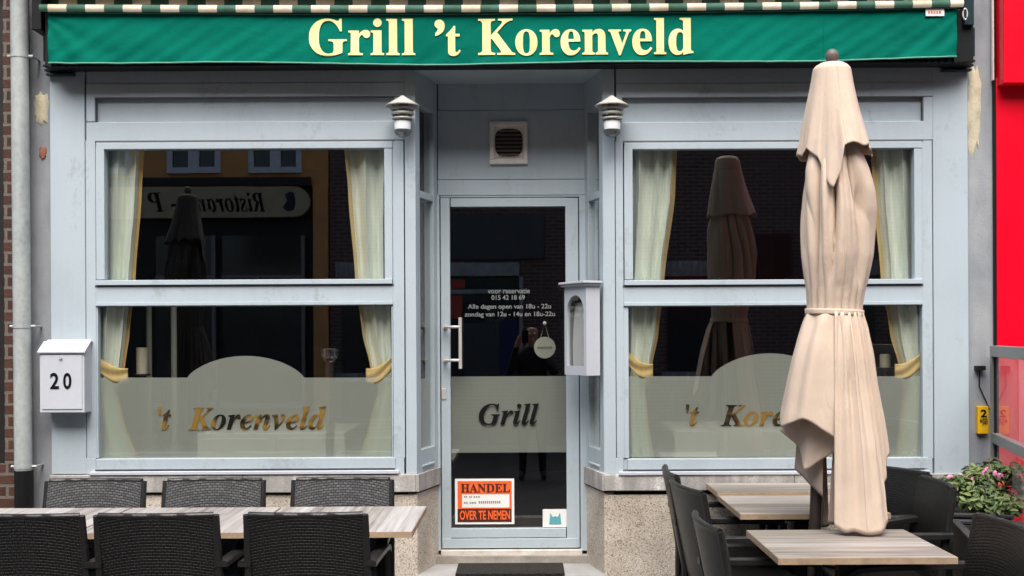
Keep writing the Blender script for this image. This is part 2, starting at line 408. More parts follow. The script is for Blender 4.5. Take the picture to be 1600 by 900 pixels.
M['soil'] = pbr('potting_soil', (.03, .02, .014), 1)
M['planter'] = pbr('dark_grey_planter', (.032, .033, .036), .55, var=.2, bump=.2)
M['candle'] = pbr('cream_candle', (.75, .68, .50), .5)
M['skin'] = pbr('skin', (.52, .28, .20), .5)
M['jacket'] = pbr('dark_jacket', (.012, .012, .016), .8)
M['orange_wall'] = pbr('orange_render', (.85, .42, .14), .85, var=.15)
M['opp_white'] = pbr('white_window_frame', (.85, .87, .92), .5)
M['opp_sign'] = pbr('cream_sign_face', (.56, .47, .28), .6)
M['blue_door'] = pbr('dark_blue_door', (.02, .03, .12), .5)
M['shop_panel'] = pbr('dark_teal_shop_panel', (.07, .085, .085), .5)
M['opp_dark'] = pbr('dark_shop_timber', (.012, .011, .010), .5)
M['opp_glass'] = pbr('dark_window', (.03, .04, .045), .1, spec=.8)
M['asphalt'] = pbr('asphalt', (.045, .045, .047), .9, var=.3, scale=20, bump=.5)
M['cobble'] = brick('clinker_paving', (.13, .11, .10), (.09, .08, .075), (.05, .048, .045), bw=.20, rh=.10)

# ------------------------------------------------------------------ ground
mb = MB()
ys = [6, 0, -1.7, -3.2]; zs = [.044, .044, 0, -.039]
mb.grid(lambda u, v: (-60+120*u, [6, 0, -1.7, -3.2][round(v*3)], [.044, .044, 0, -.039][round(v*3)]), 1, 3)
tag(mb.build('pavement', M['slab']), kind='structure')
mb = MB(); mb.box(-60, 60, -3.34, -3.2, -.4, -.037); mb.box(-60, 60, -10.0, -9.86, -.4, -.037)
tag(mb.build('kerb', M['concrete'], bevel=.01), kind='structure')
mb = MB(); mb.grid(lambda u, v: (-60+120*u, -3.34-6.52*v, -.14), 1, 1)
tag(mb.build('road', M['asphalt']), kind='structure')
mb = MB(); mb.grid(lambda u, v: (-60+120*u, -10-4*v, -.039), 1, 1)
tag(mb.build('far_pavement', M['slab']), kind='structure')
mb = MB(); mb.grid(lambda u, v: (-150+300*u, -150+300*v, -.5), 1, 1)
tag(mb.build('ground', M['asphalt']), kind='structure')

# ------------------------------------------------------------------ shopfront
SH = empty('shopfront', (0, 0, 0), 0, 'light blue grey restaurant shopfront with two big windows and a recessed glass door', 'shopfront')
YD = 0.355                                        # depth of the door recess
pt, gap = M['paint'], M['paint_gap']
# backing behind all joints
def zpx(py, Y=0, px=821): return P(px, py, Y).z
ZTOP = 3.30
def pil(x0, x1, y1=741):
    a, b, c, d = R(x0, 60, x1, y1, 0); mb = MB(); mb.box(a, b, 0, .09, zpx(y1, 0, (x0+x1)/2), ZTOP)
    return mb.build('pilaster', pt, SH, bevel=.003)
pil(79, 133.2); pil(633, 650); pil(943, 961.2); pil(1458.5, 1513)
def bay(x0, x1, gl_up, gl_lo, yo):
    """one window bay between photo x0..x1; yo: photo y shift of this side"""
    y = lambda v: v+yo
    up0, up1 = gl_up; lo0, lo1 = gl_lo
    w0, w1 = up0-14, up1+13
    # fascia panel with an inset field
    mb = MB()
    a, b, _, _ = R(x0, 100, x1, 700)
    def bx(px0, py0, px1, py1, f, bk=.08):
        A, B, C, Dz = R(px0, py0, px1, py1, 0); mb.box(A, B, f, bk, C, Dz)
    A, B, C, Dz = R(x0, y(129), x1, y(129.6)); mb.box(A, B, .004, .06, C, ZTOP)
    bx(x0, y(129.6), x1, y(151), .0)
    bx(x0, y(151), w0-2, y(190), .0); bx(w1+2, y(151), x1, y(190), .0)
    bx(w0-2, y(151), w1+2, y(190), .03)
    mbj = MB()  # dark strips on the inset edges: its shadow line put in as colour
    for q in ((w0-1.5, y(150.6), w1+1.5, y(152.6)), (w0-2.2, y(152.6), w0-.6, y(190))) if x0 < 500 else ((w0-1.5, y(150.6), w1+1.5, y(152.6)), (w1+.6, y(152.6), w1+2.2, y(190))):
        mbj = MB(); A, B, C, Dz = R(*q); mbj.box(A, B, .0015, .035, C, Dz); mbj.build('joint_or_shade', gap, SH)
    bx(x0, y(190), x1, y(219.5), .0)
    mb.build('fascia_panel', pt, SH, bevel=.0025)
    W = empty('window', (0, 0, 0)); W.parent = SH
    mb = MB()
    # stiles and rails
    bx(x0, y(219.5), w0, y(716), .0); bx(w1, y(219.5), x1, y(716), .0)
    bx(w0, y(447), w1, y(471.5), .0); bx(w0, y(716), w1, y(741), .01)
    bx(x0, y(716), w0, y(741), .0); bx(w1, y(716), x1, y(741), .0)
    # upper sash (a lighter frame standing in front of a dark joint)
    f = -.009
    bx(w0+.8, y(222.2), w1-.8, y(232.5), f, .05); bx(w0+.8, y(437), w1-.8, y(444.6), f-.006, .05)
    bx(w0+.8, y(232.5), up0, y(437), f, .05); bx(up1, y(232.5), w1-.8, y(437), f, .05)
    # lower glazing bead
    f = .004
    bx(w0, y(471.5), w1, y(477), -.006, .05)
    if lo0 > w0: bx(w0, y(477), lo0, y(716), f, .05)
    if lo1 < w1: bx(lo1, y(477), w1, y(716), f, .05)
    bx(lo0-2, y(716), lo1+6, y(732.5), -.008, .05)
    mb.build('frame', pt, W, bevel=.002)
    mb = MB(); bx(w0-1.5, y(219.5), w1+1.5, y(447), .012, .05); bx(w0-1.5, y(730), w1+1.5, y(737), .006, .05)
    for q in ((w0-1.5, y(219), w1+1.5, y(222.2)), (w0-1.5, y(444.6), w1+1.5, y(447.6)), (w0-1, y(732.5), w1+3, y(735.5))):
        mb2 = MB(); A, B, C, Dz = R(*q); mb2.box(A, B, .001-.003, .03, C, Dz); mb2.build('joint_or_shade', gap, W)
    mb = MB(); A, B, C, Dz = R(w0-8, y(735.5), w1+10, y(741)); mb.box(A, B, -.022, .02, C, Dz)
    mb.build('drip_sill', M['white_metal'], W, bevel=.003)
    # panes
    mb = MB(); A, B, C, Dz = R(up0-2, y(231), up1+2, y(438.5), 0)
    mb.add([(A, .03, C), (B, .03, C), (B, .03, Dz), (A, .03, Dz)], [(0, 1, 2, 3)]); mb.build('pane', M['glass'], W)
    mb = MB(); A, B, C, Dz = R(lo0-2, y(476), lo1+2, y(717), 0)
    mb.add([(A, .03, C), (B, .03, C), (B, .03, Dz), (A, .03, Dz)], [(0, 1, 2, 3)]); mb.build('pane', M['glass'], W)
    # thin frame reveals behind the glass so the panes do not float
    mb = MB(); bx(w0-6, y(437), w1+6, y(478), .051, .085); bx(w0-6, y(716), w1+6, y(741), .051, .085)
    mb.build('inner_rail', pt, W)
    return W, lambda v: v+yo
WL, yl = bay(134.6, 631.6, (164, 601), (153, 612), 0)
WR, yr = bay(962.6, 1457.3, (988.5, 1428), (982.5, 1443), 0)
# pixel rows below carry the photograph's slight tilt, so row 0-offset fits both sides (roll is in the camera)
def film(W, lo0, lo1, cx, hw, ytop, yb, arch):
    mb = MB(); Y = .038
    pts = [P(lo0, yb, Y), P(lo1, yb, Y), P(lo1, ytop, Y), P(cx+hw, ytop, Y)]
    n = 28
    for i in range(1, n):
        a = PI*i/n
        # shallow segmental arch
        pts.append(P(cx+hw*math.cos(a), ytop-arch*math.sin(a)**1.5, Y))
    pts += [P(cx-hw, ytop, Y), P(lo0, ytop, Y)]
    mb.add(pts, [tuple(range(len(pts)))])
    return mb.build('frosted_film', M['film'], W)
film(WL, 151, 614, 384, 91, 590, 718, 34)
film(WR, 980, 1445, 1203, 91, 588, 714, 36)
def win_text(W, x0, yt, yb, xs):
    mb = MB(); Y = .0345
    text_px(mb, "'", x0, yt, x0+5, yt+13, Y); text_px(mb, '𝒕', x0+5, yt+4, x0+21, yb, Y, .004)
    text_px(mb, '𝑲𝒐𝒓𝒆𝒏𝒗𝒆𝒍𝒅', xs, yt-1, xs+216, yb, Y, .004)
    mb.build('lettering', M['see_through_gold'], W)
win_text(WL, 247, 636, 672, 294); win_text(WR, 1072, 632, 666, 1126)

# splayed recess sides: left and right
def splay(front, back, left):
    S = empty('side_window', (0, 0, 0)); S.parent = SH
    d = (back[0]-front[0], back[1]-front[1]); L = math.hypot(*d); d = (d[0]/L, d[1]/L)
    sg = 1 if left else -1          # outside of the doorway is to the left of d on the left side
    pxs = 667 if left else 929
    z = lambda py: P(pxs, py, .17).z
    zb, z165, z308, z700, z722 = z(735), z(170), z(306), z(700), z(722)
    mb = MB()
    def ob(s0, s1, t0, t1, z0, z1): mb.obox(front, d, s0, s1, sg*t0, sg*t1, z0, z1)
    ob(.0, .07, .001, .06, zb, ZTOP); ob(L-.07, L-.002, .001, .06, zb, ZTOP)
    ob(.07, L-.07, .001, .06, z165, ZTOP); ob(.07, L-.07, .001, .06, zb, z700)
    ob(.07, L-.07, .004, .06, z308-.02, z308+.02)
    ob(.085, L-.085, -.008, .02, zb+.028, zb+.04)
    mb.build('frame', pt, S, bevel=.0025)
    mb = MB(); n = (-d[1], d[0]); q = lambda s: (front[0]+d[0]*s+n[0]*sg*.025, front[1]+d[1]*s+n[1]*sg*.025)
    a, b = q(.05), q(L-.05)
    mb.add([(*a, z700-.01), (*b, z700-.01), (*b, z165+.01), (*a, z165+.01)], [(0, 1, 2, 3)]); mb.build('pane', M['glass'], S)
    mb = MB(); a, b = (front[0]+n[0]*sg*.034+d[0]*.05, front[1]+n[1]*sg*.034+d[1]*.05), (front[0]+n[0]*sg*.034+d[0]*(L-.05), front[1]+n[1]*sg*.034+d[1]*(L-.05))
    z0, z1 = z700-.01, z(592)
    mb.add([(*a, z0), (*b, z0), (*b, z1), (*a, z1)], [(0, 1, 2, 3)]); mb.build('frosted_film', M['film'], S)
    return d, L, zb
FL, FR = (P(650.5, 500).x, .002), (P(942.5, 500).x, .002)
BL, BR = (P(685, 500, YD).x, YD), (P(914, 500, YD).x, YD)
dL, LL, zbL = splay(FL, BL, True); dR, LR, zbR = splay(FR, BR, False)
# recess head, soffit, transom panel and door casing
mb = MB(); ZS = P(800, 120, .17).z
mb.add([(FL[0], .0, ZS), (FR[0], .0, ZS), (BR[0], YD, ZS), (BL[0], YD, ZS), (FL[0], 0, ZTOP), (FR[0], 0, ZTOP), (BR[0], YD, ZTOP), (BL[0], YD, ZTOP)],
       [(0, 1, 2, 3), (0, 1, 5, 4), (4, 5, 6, 7)]); mb.build('soffit', pt, SH)
mb = MB()
def db(px0, py0, px1, py1, f, bk=.06):
    A, B, C, Dz = R(px0, py0, px1, py1, YD); mb.box(A, B, YD+f, YD+bk, C, Dz)
db(684, 100, 916, 171.5, .001); db(684, 172.3, 916, 280, 0); db(684, 281, 916, 305, -.004)
mb.build('transom_panel', pt, SH, bevel=.002)
mb = MB(); db(683, 305.5, 688, 860, -.012); db(906, 305.5, 917, 860, -.012); db(688, 305.5, 906, 308, -.0, .05)
mb.build('door_casing', pt, SH, bevel=.002)
mb = MB(); db(682, 100, 918, 862, .055, .075)
A, B, C, Dz = R(682, 300, 918, 330, YD)
# door
DO = empty('door', (0, 0, 0)); DO.parent = SH
mb = MB()
db(689.5, 309.5, 704, 855, -.006, .045); db(884.5, 309.5, 904.5, 855, -.006, .045)
db(704, 309.5, 884.5, 323, -.006, .045); db(704, 825.5, 884.5, 840, -.006, .045); db(691, 841, 903, 856, -.010, .045)
mb.build('frame', pt, DO, bevel=.0025)
mb = MB(); A, B, C, Dz = R(702, 321, 886, 827, YD); Yg = YD+.02
mb.add([(A, Yg, C), (B, Yg, C), (B, Yg, Dz), (A, Yg, Dz)], [(0, 1, 2, 3)]); mb.build('pane', M['glass'], DO)
mb = MB(); Yf = YD+.026; A, B, C, Dz = R(703, 588, 886, 707, Yf)
mb.add([(A, Yf, C), (B, Yf, C), (B, Yf, Dz), (A, Yf, Dz)], [(0, 1, 2, 3)]); mb.build('frosted_film', M['film'], DO)
mb = MB(); text_px(mb, '𝑮𝒓𝒊𝒍𝒍', 748, 630, 842, 664, YD+.016, .006); mb.build('lettering', M['black_print'], DO)
mb = MB()
for b, q in (('voor reservatie', (762, 451, 828, 458.5)), ('015 42 18 69', (768, 461, 820, 468.5)),
             ('Alle dagen open van 18u - 22u', (731, 475, 861, 484.5)), ('zondag van 12u - 14u en 18u-22u', (726, 487, 867, 496.5))):
    mb = MB(); text_px(mb, b, *q, YD+.0165, .012); mb.build('opening_hours', M['text_white'], DO)
mb = MB(); hx = P(719, 500, YD-.07).x; sx = P(697, 500, YD).x
mb.tube([(hx, YD-.07, P(719, 496, YD-.07).z), (hx, YD-.07, P(719, 576, YD-.07).z)], .0105, 12)
for py in (511, 563):
    z = P(700, py, YD-.03).z
    mb.tube([(hx, YD-.07, z), (hx-.035, YD-.07, z), (sx-.004, YD-.05, z), (sx-.004, YD-.006, z)], .0085, 10)
    mb.tube([(sx-.004, YD-.012, z), (sx-.004, YD-.006, z)], .017, 14)
mb.build('handle', M['steel'], DO, smooth=True)
mb = MB(); A, B, C, Dz = R(690.5, 607, 697.5, 624, YD); mb.box(A, B, YD-.012, YD-.006, C, Dz); mb.build('lock', M['steel'], DO, bevel=.002)
# stone band, plinth, threshold
def bandpiece(name, m, x0, x1, ytop, ybot, f, bv=.004):
    mb = MB(); A, B, C, Dz = R(x0, ytop, x1, ybot, 0); mb.box(A, B, f, .1, C, Dz); return mb.build(name, m, SH, bevel=bv)
def zz(py): return P(640, py).z
bandpiece('stone_band', M['stone'], 79, 380, 741.5, 769.5, -.014); bandpiece('stone_band', M['stone'], 380.8, 650, 741.5, 769, -.014)
bandpiece('stone_band', M['stone'], 944, 1240, 740.5, 766, -.014); bandpiece('stone_band', M['stone'], 1240.8, 1513, 740.5, 765, -.014)
for x0, x1 in ((79, 649), (945, 1513)):
    mb = MB(); A, B, C, Dz = R(x0, 765, x1, 775); mb.box(A, B, .03, .1, C-.02, Dz+.02); mb.build('shadow_joint', M['black'], SH)
for x0, x1 in ((79, 340), (341, 602), (603, 649.5), (948, 1236), (1237, 1513)):
    mb = MB(); A, B, C, Dz = R(x0, 773, x1, 800); mb.box(A, B, .006, .1, -.1, Dz); mb.build('plinth', M['terrazzo'], SH, bevel=.003)
mb = MB(); zt, zm = P(668, 735, .17).z, P(668, 762, .17).z
mb.obox(FL, dL, -.01, LL-.01, -.014, .06, zm, zt); mb.build('stone_band', M['stone'], SH, bevel=.003); mb = MB(); mb.obox(FR, dR, -.01, LR-.01, .014, -.06, zm, zt); mb.build('stone_band', M['stone'], SH, bevel=.003)
mb = MB(); mb.obox(FL, dL, .004, LL-.004, .002, .06, -.1, zm-.012); mb.build('plinth', M['terrazzo'], SH, bevel=.003); mb = MB(); mb.obox(FR, dR, .004, LR-.004, -.002, -.06, -.1, zm-.012)
mb.build('plinth', M['terrazzo'], SH, bevel=.003)
mb = MB(); A, B, C, Dz = R(689, 859.5, 910, 868, YD-.03); mb.box(A, B, YD-.03, YD+.2, C, Dz); mb.build('threshold', M['marble'], SH, bevel=.004)
mb = MB(); A, B, C, Dz = R(680, 868, 922, 881, YD-.05); mb.box(A, B, YD-.045, YD+.2, C-.02, Dz); mb.build('threshold', M['concrete'], SH, bevel=.006)
mb = MB(); mb.add([(FL[0]-.02, -.03, -.1), (FR[0]+.02, -.03, -.1), (BR[0]+.03, YD, -.1), (BL[0]-.03, YD, -.1),
    (FL[0]-.02, -.03, .268), (FR[0]+.02, -.03, .268), (BR[0]+.03, YD, .268), (BL[0]-.03, YD, .268)],
    [(0, 3, 2, 1), (4, 5, 6, 7), (0, 1, 5, 4), (1, 2, 6, 5), (2, 3, 7, 6), (3, 0, 4, 7)])
STEP = mb.build('doorstep', M['stepstone'], SH, bevel=.006)
# room behind the glass
XL, XR = P(79, 500).x, P(1513, 500).x
mb = MB()
def face(*p): mb.add(p, [tuple(range(len(p)))])
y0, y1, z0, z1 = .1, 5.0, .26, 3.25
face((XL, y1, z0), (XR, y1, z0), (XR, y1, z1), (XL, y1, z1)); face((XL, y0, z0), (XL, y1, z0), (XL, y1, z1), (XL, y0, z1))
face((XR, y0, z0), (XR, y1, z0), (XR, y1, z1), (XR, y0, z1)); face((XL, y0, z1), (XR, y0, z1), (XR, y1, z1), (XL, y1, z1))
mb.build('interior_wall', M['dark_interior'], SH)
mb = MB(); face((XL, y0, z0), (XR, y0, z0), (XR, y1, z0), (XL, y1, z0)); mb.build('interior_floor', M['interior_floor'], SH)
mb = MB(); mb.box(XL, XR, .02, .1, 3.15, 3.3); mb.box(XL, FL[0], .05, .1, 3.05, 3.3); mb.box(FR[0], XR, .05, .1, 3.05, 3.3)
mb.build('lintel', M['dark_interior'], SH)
mb = MB()
zs_ = P(400, 722, .2).z
mb.box(XL+.05, FL[0]+.02, .1, .34, zs_-.03, zs_); mb.build('inner_sill', M['cloth_white'], SH); mb = MB(); mb.box(FR[0]-.02, XR-.05, .1, .34, zs_-.03, zs_); mb.build('inner_sill', M['cloth_white'], SH)
# upper storey
mb = MB(); mb.box(XL, XR, .02, .3, 3.3, 5.6); mb.build('upper_wall', M['brick'], SH)
for cx in (-1.6, .9):
    mb = MB(); mb.box(cx-.55, cx+.55, -.02, .05, 4.1, 5.3); mb.build('upper_window', M['opp_glass'], SH)

# ------------------------------------------------------------------ neighbours and side strips
mb = MB(); A, B, C, Dz = R(44, 400, 79, 420); mb.box(A, B-.002, .03, .3, -.1, 5.6)
rw = tag(mb.build('rendered_wall_strip', M['render']), 'narrow grey cement wall strip between the zinc downpipe and the shopfront', 'wall')
def blob(x0, y0, x1, y1, Y, seed, m, parent, name):
    A, B, C, Dz = R(x0, y0, x1, y1, Y); rnd = random.Random(seed); n = 26; mb = MB()
    cx, cz = (A+B)/2, (C+Dz)/2; ring = []; ring2 = []
    for i in range(n):
        a = 2*PI*i/n; k = 1+rnd.uniform(-.22, .22); ex = 2.6
        cc, ss = math.cos(a), math.sin(a)
        sx = math.copysign(abs(cc)**(2/ex), cc); sz = math.copysign(abs(ss)**(2/ex), ss)
        ring.append((cx+sx*(B-A)/2*k, Y, cz+sz*(Dz-C)/2*min(1.05, k))); ring2.append((cx+sx*(B-A)/2*k*.7, Y-.008, cz+sz*(Dz-C)/2*min(1.05, k)*.88))
    mb.add(ring+ring2, [(i, (i+1) % n, (i+1) % n+n, i+n) for i in range(n)]+[tuple(range(n, 2*n))])
    return mb.build(name, m, parent, smooth=True)
blob(54, 143, 77, 195, .03, 3, M['foam'], rw, 'plaster_patch'); blob(61, 229, 73, 249, .03, 5, M['red_spot'], rw, 'bare_spot')
mb = MB(); A, B, C, Dz = R(1513, 400, 1557, 420); mb.box(A+.002, B, .03, .3, -.1, 5.6)
rw2 = tag(mb.build('rendered_wall_strip', M['render']), 'narrow grey cement wall strip beside the red shopfront', 'wall')
blob(1511, 100, 1533, 243, .03, 11, M['foam'], rw2, 'foam_patch')
mb = MB(); mb.tube([P(1531, 577, .015), P(1530, 603, .02), P(1541, 628, .02), P(1546, 640, .02)], .0035, 6)
a = P(1531, 575, 0); mb.box(a.x-.02, a.x+.03, -.01, .03, a.z-.012, a.z+.012)
tag(mb.build('hook', M['black'], smooth=True), 'small black wall hook with a thin cable on the grey strip', 'hook')
YP = empty('yellow_plate', (0, 0, 0), 0, 'small yellow plate with dark marks on the grey wall strip', 'plate')
mb = MB(); A, B, C, Dz = R(1528, 635, 1545, 678, .0); mb.box(A, B, 0, .03, C, Dz); mb.build('board', M['yellow'], YP, bevel=.003)
mb = MB(); text_px(mb, '2', 1532, 640, 1542, 652, -.003, .02); text_px(mb, '9ᴗ', 1531, 654, 1543, 666, -.003, .02); mb.build('marking', M['black_print'], YP)
# brick house at the left
NB = empty('brick_house', (P(10, 500).x, 0, 0), 0, 'dark brown brick house at the far left edge of the photo', 'house'); NBx = NB.location.x
def nbx(x0, x1, y0, y1, z0, z1): return x0-NBx, x1-NBx, y0, y1, z0, z1
mb = MB(); B = P(44, 500).x; A = P(6, 400).x
mb.box(*nbx(A, B, .0, .3, -.1, 5.6)); mb.box(*nbx(-8, A, .0, .3, -.1, zpx(726, 0, 5))); mb.box(*nbx(-8, A, .0, .3, 3.6, 5.6)); mb.build('wall', M['brick_brown'], NB)
mb = MB(); mb.box(*nbx(A-1.5, A, .07, .12, zpx(726, 0, 5), 3.6)); mb.build('shutter', M['opp_dark'], NB)
# downpipe
DP = empty('downpipe', (P(33, 500, -.07).x, -.07, 0), 0, 'grey zinc rain downpipe with black plastic foot beside the brick house', 'downpipe'); dx = DP.location.x
mb = MB(); xa, xb = P(30, 0, -.07).x-dx, P(36.5, 735, -.07).x-dx; zb = P(36, 738, -.07).z
mb.tube([(xa-.04, 0, 5.6), (xa, 0, P(30, 0, -.07).z), (xb, 0, zb)], .047, 20); mb.build('pipe', M['zinc'], DP, smooth=True)
mb = MB(); mb.tube([(xb+.003, 0, zb+.012), (xb+.003, 0, -.02)], .05, 20); mb.build('boot', M['black'], DP, smooth=True)
for i, py in enumerate((88, 510, 729)):
    z = P(34, py, -.07).z; x = xa+(xb-xa)*(py/735); mb = MB()
    mb.tube([(x, 0, z-.010), (x, 0, z+.010)], .0495, 20); mb.tube([(x-.05, -.0, z), (x-.066, 0, z)], .008, 8); mb.tube([(x+.05, -.0, z), (x+.075, 0, z)], .008, 8)
    mb.tube([(x+.066, 0, z), (x+.066, .1, z)], .006, 8); mb.build('bracket', M['zinc'], DP, smooth=True)
# red shop at the right
RS = empty('red_shopfront', (P(1600, 500).x, 0, 0), 0, 'bright red neighbouring shopfront at the right edge', 'shopfront'); rx = RS.location.x
A = P(1558, 400).x-rx; zsplit = P(1580, 130, -.09).z
mb = MB(); mb.box(A, 4, 0, .3, -.1, zsplit+.05); mb.build('lower_panel', M['red'], RS, bevel=.004)
mb = MB(); mb.box(A+.005, 4, -.09, .25, zsplit, 5.2); mb.build('sign_box', M['red'], RS, bevel=.006)
mb = MB(); mb.box(A-.012, A-.001, .01, .3, -.1, 5.2); mb.build('edge_strip', M['black'], RS)
mb = MB(); mb.box(A-.02, A-.0125, -.002, .02, P(1555, 125).z, 4.5); mb.build('edge_trim', M['vent_frame'], RS)
mb = MB(); mb.box(A-.1, 6, .05, .35, 5.2, 5.7); mb.build('upper_wall', M['render'], RS)
mb = MB(); mb.box(.75, 2.6, -.01, .02, .25, 2.45); wn_ = mb.build('window', M['opp_glass'], RS)
mb = MB()
for q in ((.68, .75, .25, 2.45), (2.6, 2.67, .25, 2.45), (.68, 2.67, 2.45, 2.52), (.68, 2.67, .18, .25)): mb.box(q[0], q[1], -.03, .02, q[2], q[3])
fr_ = mb.build('frame', M['grey_metal'], wn_); fr_.matrix_parent_inverse = Matrix.Identity(4)
# glass terrace screen
TS = empty('terrace_screen', (2.60, -.03, 0), 0, 'grey metal framed glass wind screen in front of the red shop', 'screen')
d = Vector((-.19, -.86)).normalized(); dd = (d.x, d.y); o0 = (0, 0)
zt = 1.6-(540-525+3.6)/F*6.4; zt2 = 1.6-(557-525+3.6)/F*6.4; zm1 = 1.6-(675-525+3.6)/F*6.4; zm2 = zm1-.055
mb = MB(); LS = 1.5
mb.obox(o0, dd, 0, LS, -.02, .02, zt2, zt); mb.obox(o0, dd, 0, .045, -.019, .019, 0, zt2-.001); mb.obox(o0, dd, LS-.045, LS, -.019, .019, -.03, zt2-.001)
mb.obox(o0, dd, .046, LS-.046, -.019, .019, zm2, zm1); mb.obox(o0, dd, .046, LS-.046, -.019, .019, .08, .14)
mb.build('frame', M['grey_metal'], TS, bevel=.003)
mb = MB(); mb.obox(o0, dd, .07, .085, -.012, .012, zm1+.001, zt2-.001); mb.build('gasket', M['black'], TS); mb = MB(); mb.obox(o0, dd, .07, .085, -.012, .012, .14, zm2-.001); mb.build('gasket', M['black'], TS)
def veil():
    t = NT('reflection_veil_glass'); t.t.nodes.remove(t.b)  # pale diffuse veil stands in for the reflection on the screen glass
    tr = t.n('ShaderNodeBsdfTransparent'); df = t.n('ShaderNodeBsdfDiffuse'); df.inputs[0].default_value = (.8, .78, .76, 1)
    gl = t.n('ShaderNodeBsdfGlossy'); gl.inputs['Roughness'].default_value = .02
    m1 = t.n('ShaderNodeMixShader'); t.l(t.math('ADD', t.math('MULTIPLY', t.noise(2, 4), .14), .24), m1.inputs[0]); t.l(tr.outputs[0], m1.inputs[1]); t.l(df.outputs[0], m1.inputs[2])
    m2 = t.n('ShaderNodeMixShader'); lw = t.n('ShaderNodeLayerWeight'); lw.inputs[0].default_value = .2; t.l(lw.outputs['Fresnel'], m2.inputs[0])
    t.l(m1.outputs[0], m2.inputs[1]); t.l(gl.outputs[0], m2.inputs[2]); t.l(m2.outputs[0], t.out.inputs[0]); return t.m
M['veil'] = veil()
mb = MB(); n = (-dd[1]*.0, dd[0]*0)
for za, zb_ in ((zm1, zt2), (.14, zm2)):
    mb = MB(); p, q = (dd[0]*.09, dd[1]*.09), (dd[0]*(LS-.05), dd[1]*(LS-.05))
    mb.add([(*p, za), (*q, za), (*q, zb_), (*p, zb_)], [(0, 1, 2, 3)]); mb.build('pane', M['veil'], TS)

# ------------------------------------------------------------------ awning
AW = empty('awning', (0, 0, 3.1), 0, 'retracted green awning with cream shop name over the shopfront', 'awning'); az = 3.1
YA = -.17
ax0, ax1 = P(75, 60, YA).x, P(1495, 60, YA).x; axm = (ax0+ax1)/2; ahw = (ax1-ax0)/2
ztop, zbot = P(75, 18.5, YA).z, P(75, 97.5, YA).z
def sag(x): return .021*(1-((x-axm)/ahw)**2)
def vdisp(x, z):
    u = (x-ax0); t = (ztop-z)/(ztop-zbot)
    e = .0
    e += .0018*math.sin(u*9+z*22+1.3*math.sin(u*2.3))+.0016*math.sin(u*27-z*41+2*math.sin(u*3.1+1))
    e += .003*noise.noise(Vector((u*2.4+z*3, z*4-u*1.5, 1.7)))*2
    k = min(1, max(0, abs(x-axm)/ahw-.30)/.3)
    g = .0017*math.sin((u-z*1.5)*46+2.5*noise.noise(Vector((u*1.3, z*3, 0))))*(.25+.75*k)
    fan = 0
    for ex, s in ((ax0, 1), (ax1, -1)):
        q = abs(x-ex)
        if q < .6: fan += .0045*math.sin(math.atan2(z-ztop, q+.05)*14)*(1-q/.6)
    return -(e+g+fan)*(.35+.65*t)
def VY(x, z): return YA+vdisp(x, z+sag(x))
mb = MB()
def vf(u, v):
    x = ax0+(ax1-ax0)*u; z = ztop+(zbot-ztop)*v
    hem = .006*math.sin(x*3.1)*v
    return (x, YA+vdisp(x, z), z-sag(x)+hem-az)
mb.grid(vf, 420, 40); va = mb.build('valance', M['green'], AW, smooth=80, solid=.002)
mb = MB(); mb.tube([Vector(vf(i/200, 1.0))+Vector((0, -.002, .003)) for i in range(201)], .0045, 6); mb.build('hem', M['green_hem'], AW, smooth=True)
mb = MB(); mb.tube([Vector(vf(i/200, 0.0))+Vector((0, -.002, -.003)) for i in range(201)], .004, 6); mb.build('hem', M['green_hem'], AW, smooth=True)
mb = MB()
xs = P(1287, 60, YA).x
mb.tube([(xs, VY(xs, ztop-sag(xs)+(zbot-ztop)*k/20)-.0015, ztop-sag(xs)+(zbot-ztop)*k/20-az) for k in range(1, 20)], .0022, 6); mb.build('seam', M['green'], AW, smooth=True)
mb = MB()
def aw_text(b, x0, y0, x1, y1, off=.006):
    A, B, C, Dz = R(x0, y0, x1, y1, YA); vs, fs = text_verts(b, off)
    mb.add([((A+a*(B-A)), VY(A+a*(B-A), C+c*(Dz-C))-.006, C+c*(Dz-C)-az) for a, c in vs], fs)
aw_text('𝐆𝐫𝐢𝐥𝐥', 483, 29, 649, 88); aw_text('’', 679, 31, 695, 57, .02); aw_text('𝐭', 697, 41, 720, 88); aw_text('𝐊𝐨𝐫𝐞𝐧𝐯𝐞𝐥𝐝', 747, 29, 1083, 87)
mb.build('lettering', M['cream_print'], va); va.children[0].matrix_parent_inverse = Matrix.Identity(4)
mb = MB(); A, B, C, Dz = R(1445, 14, 1474, 26, YA); xm = (A+B)/2; yv = VY(xm, C)-.012
mb.box(A, B, yv, yv+.003, C-az, Dz-az); mk = mb.build('maker_tag', M['sticker_white'], va)
mb = MB(); A, B, C, Dz = R(1449, 18, 1470, 22, YA)
for i in range(5): mb.box(A+(B-A)*i/5, A+(B-A)*(i+.6)/5, yv-.002, yv-.0005, C-az, Dz-az)
mb.build('tag_print', M['petal_red'], va)
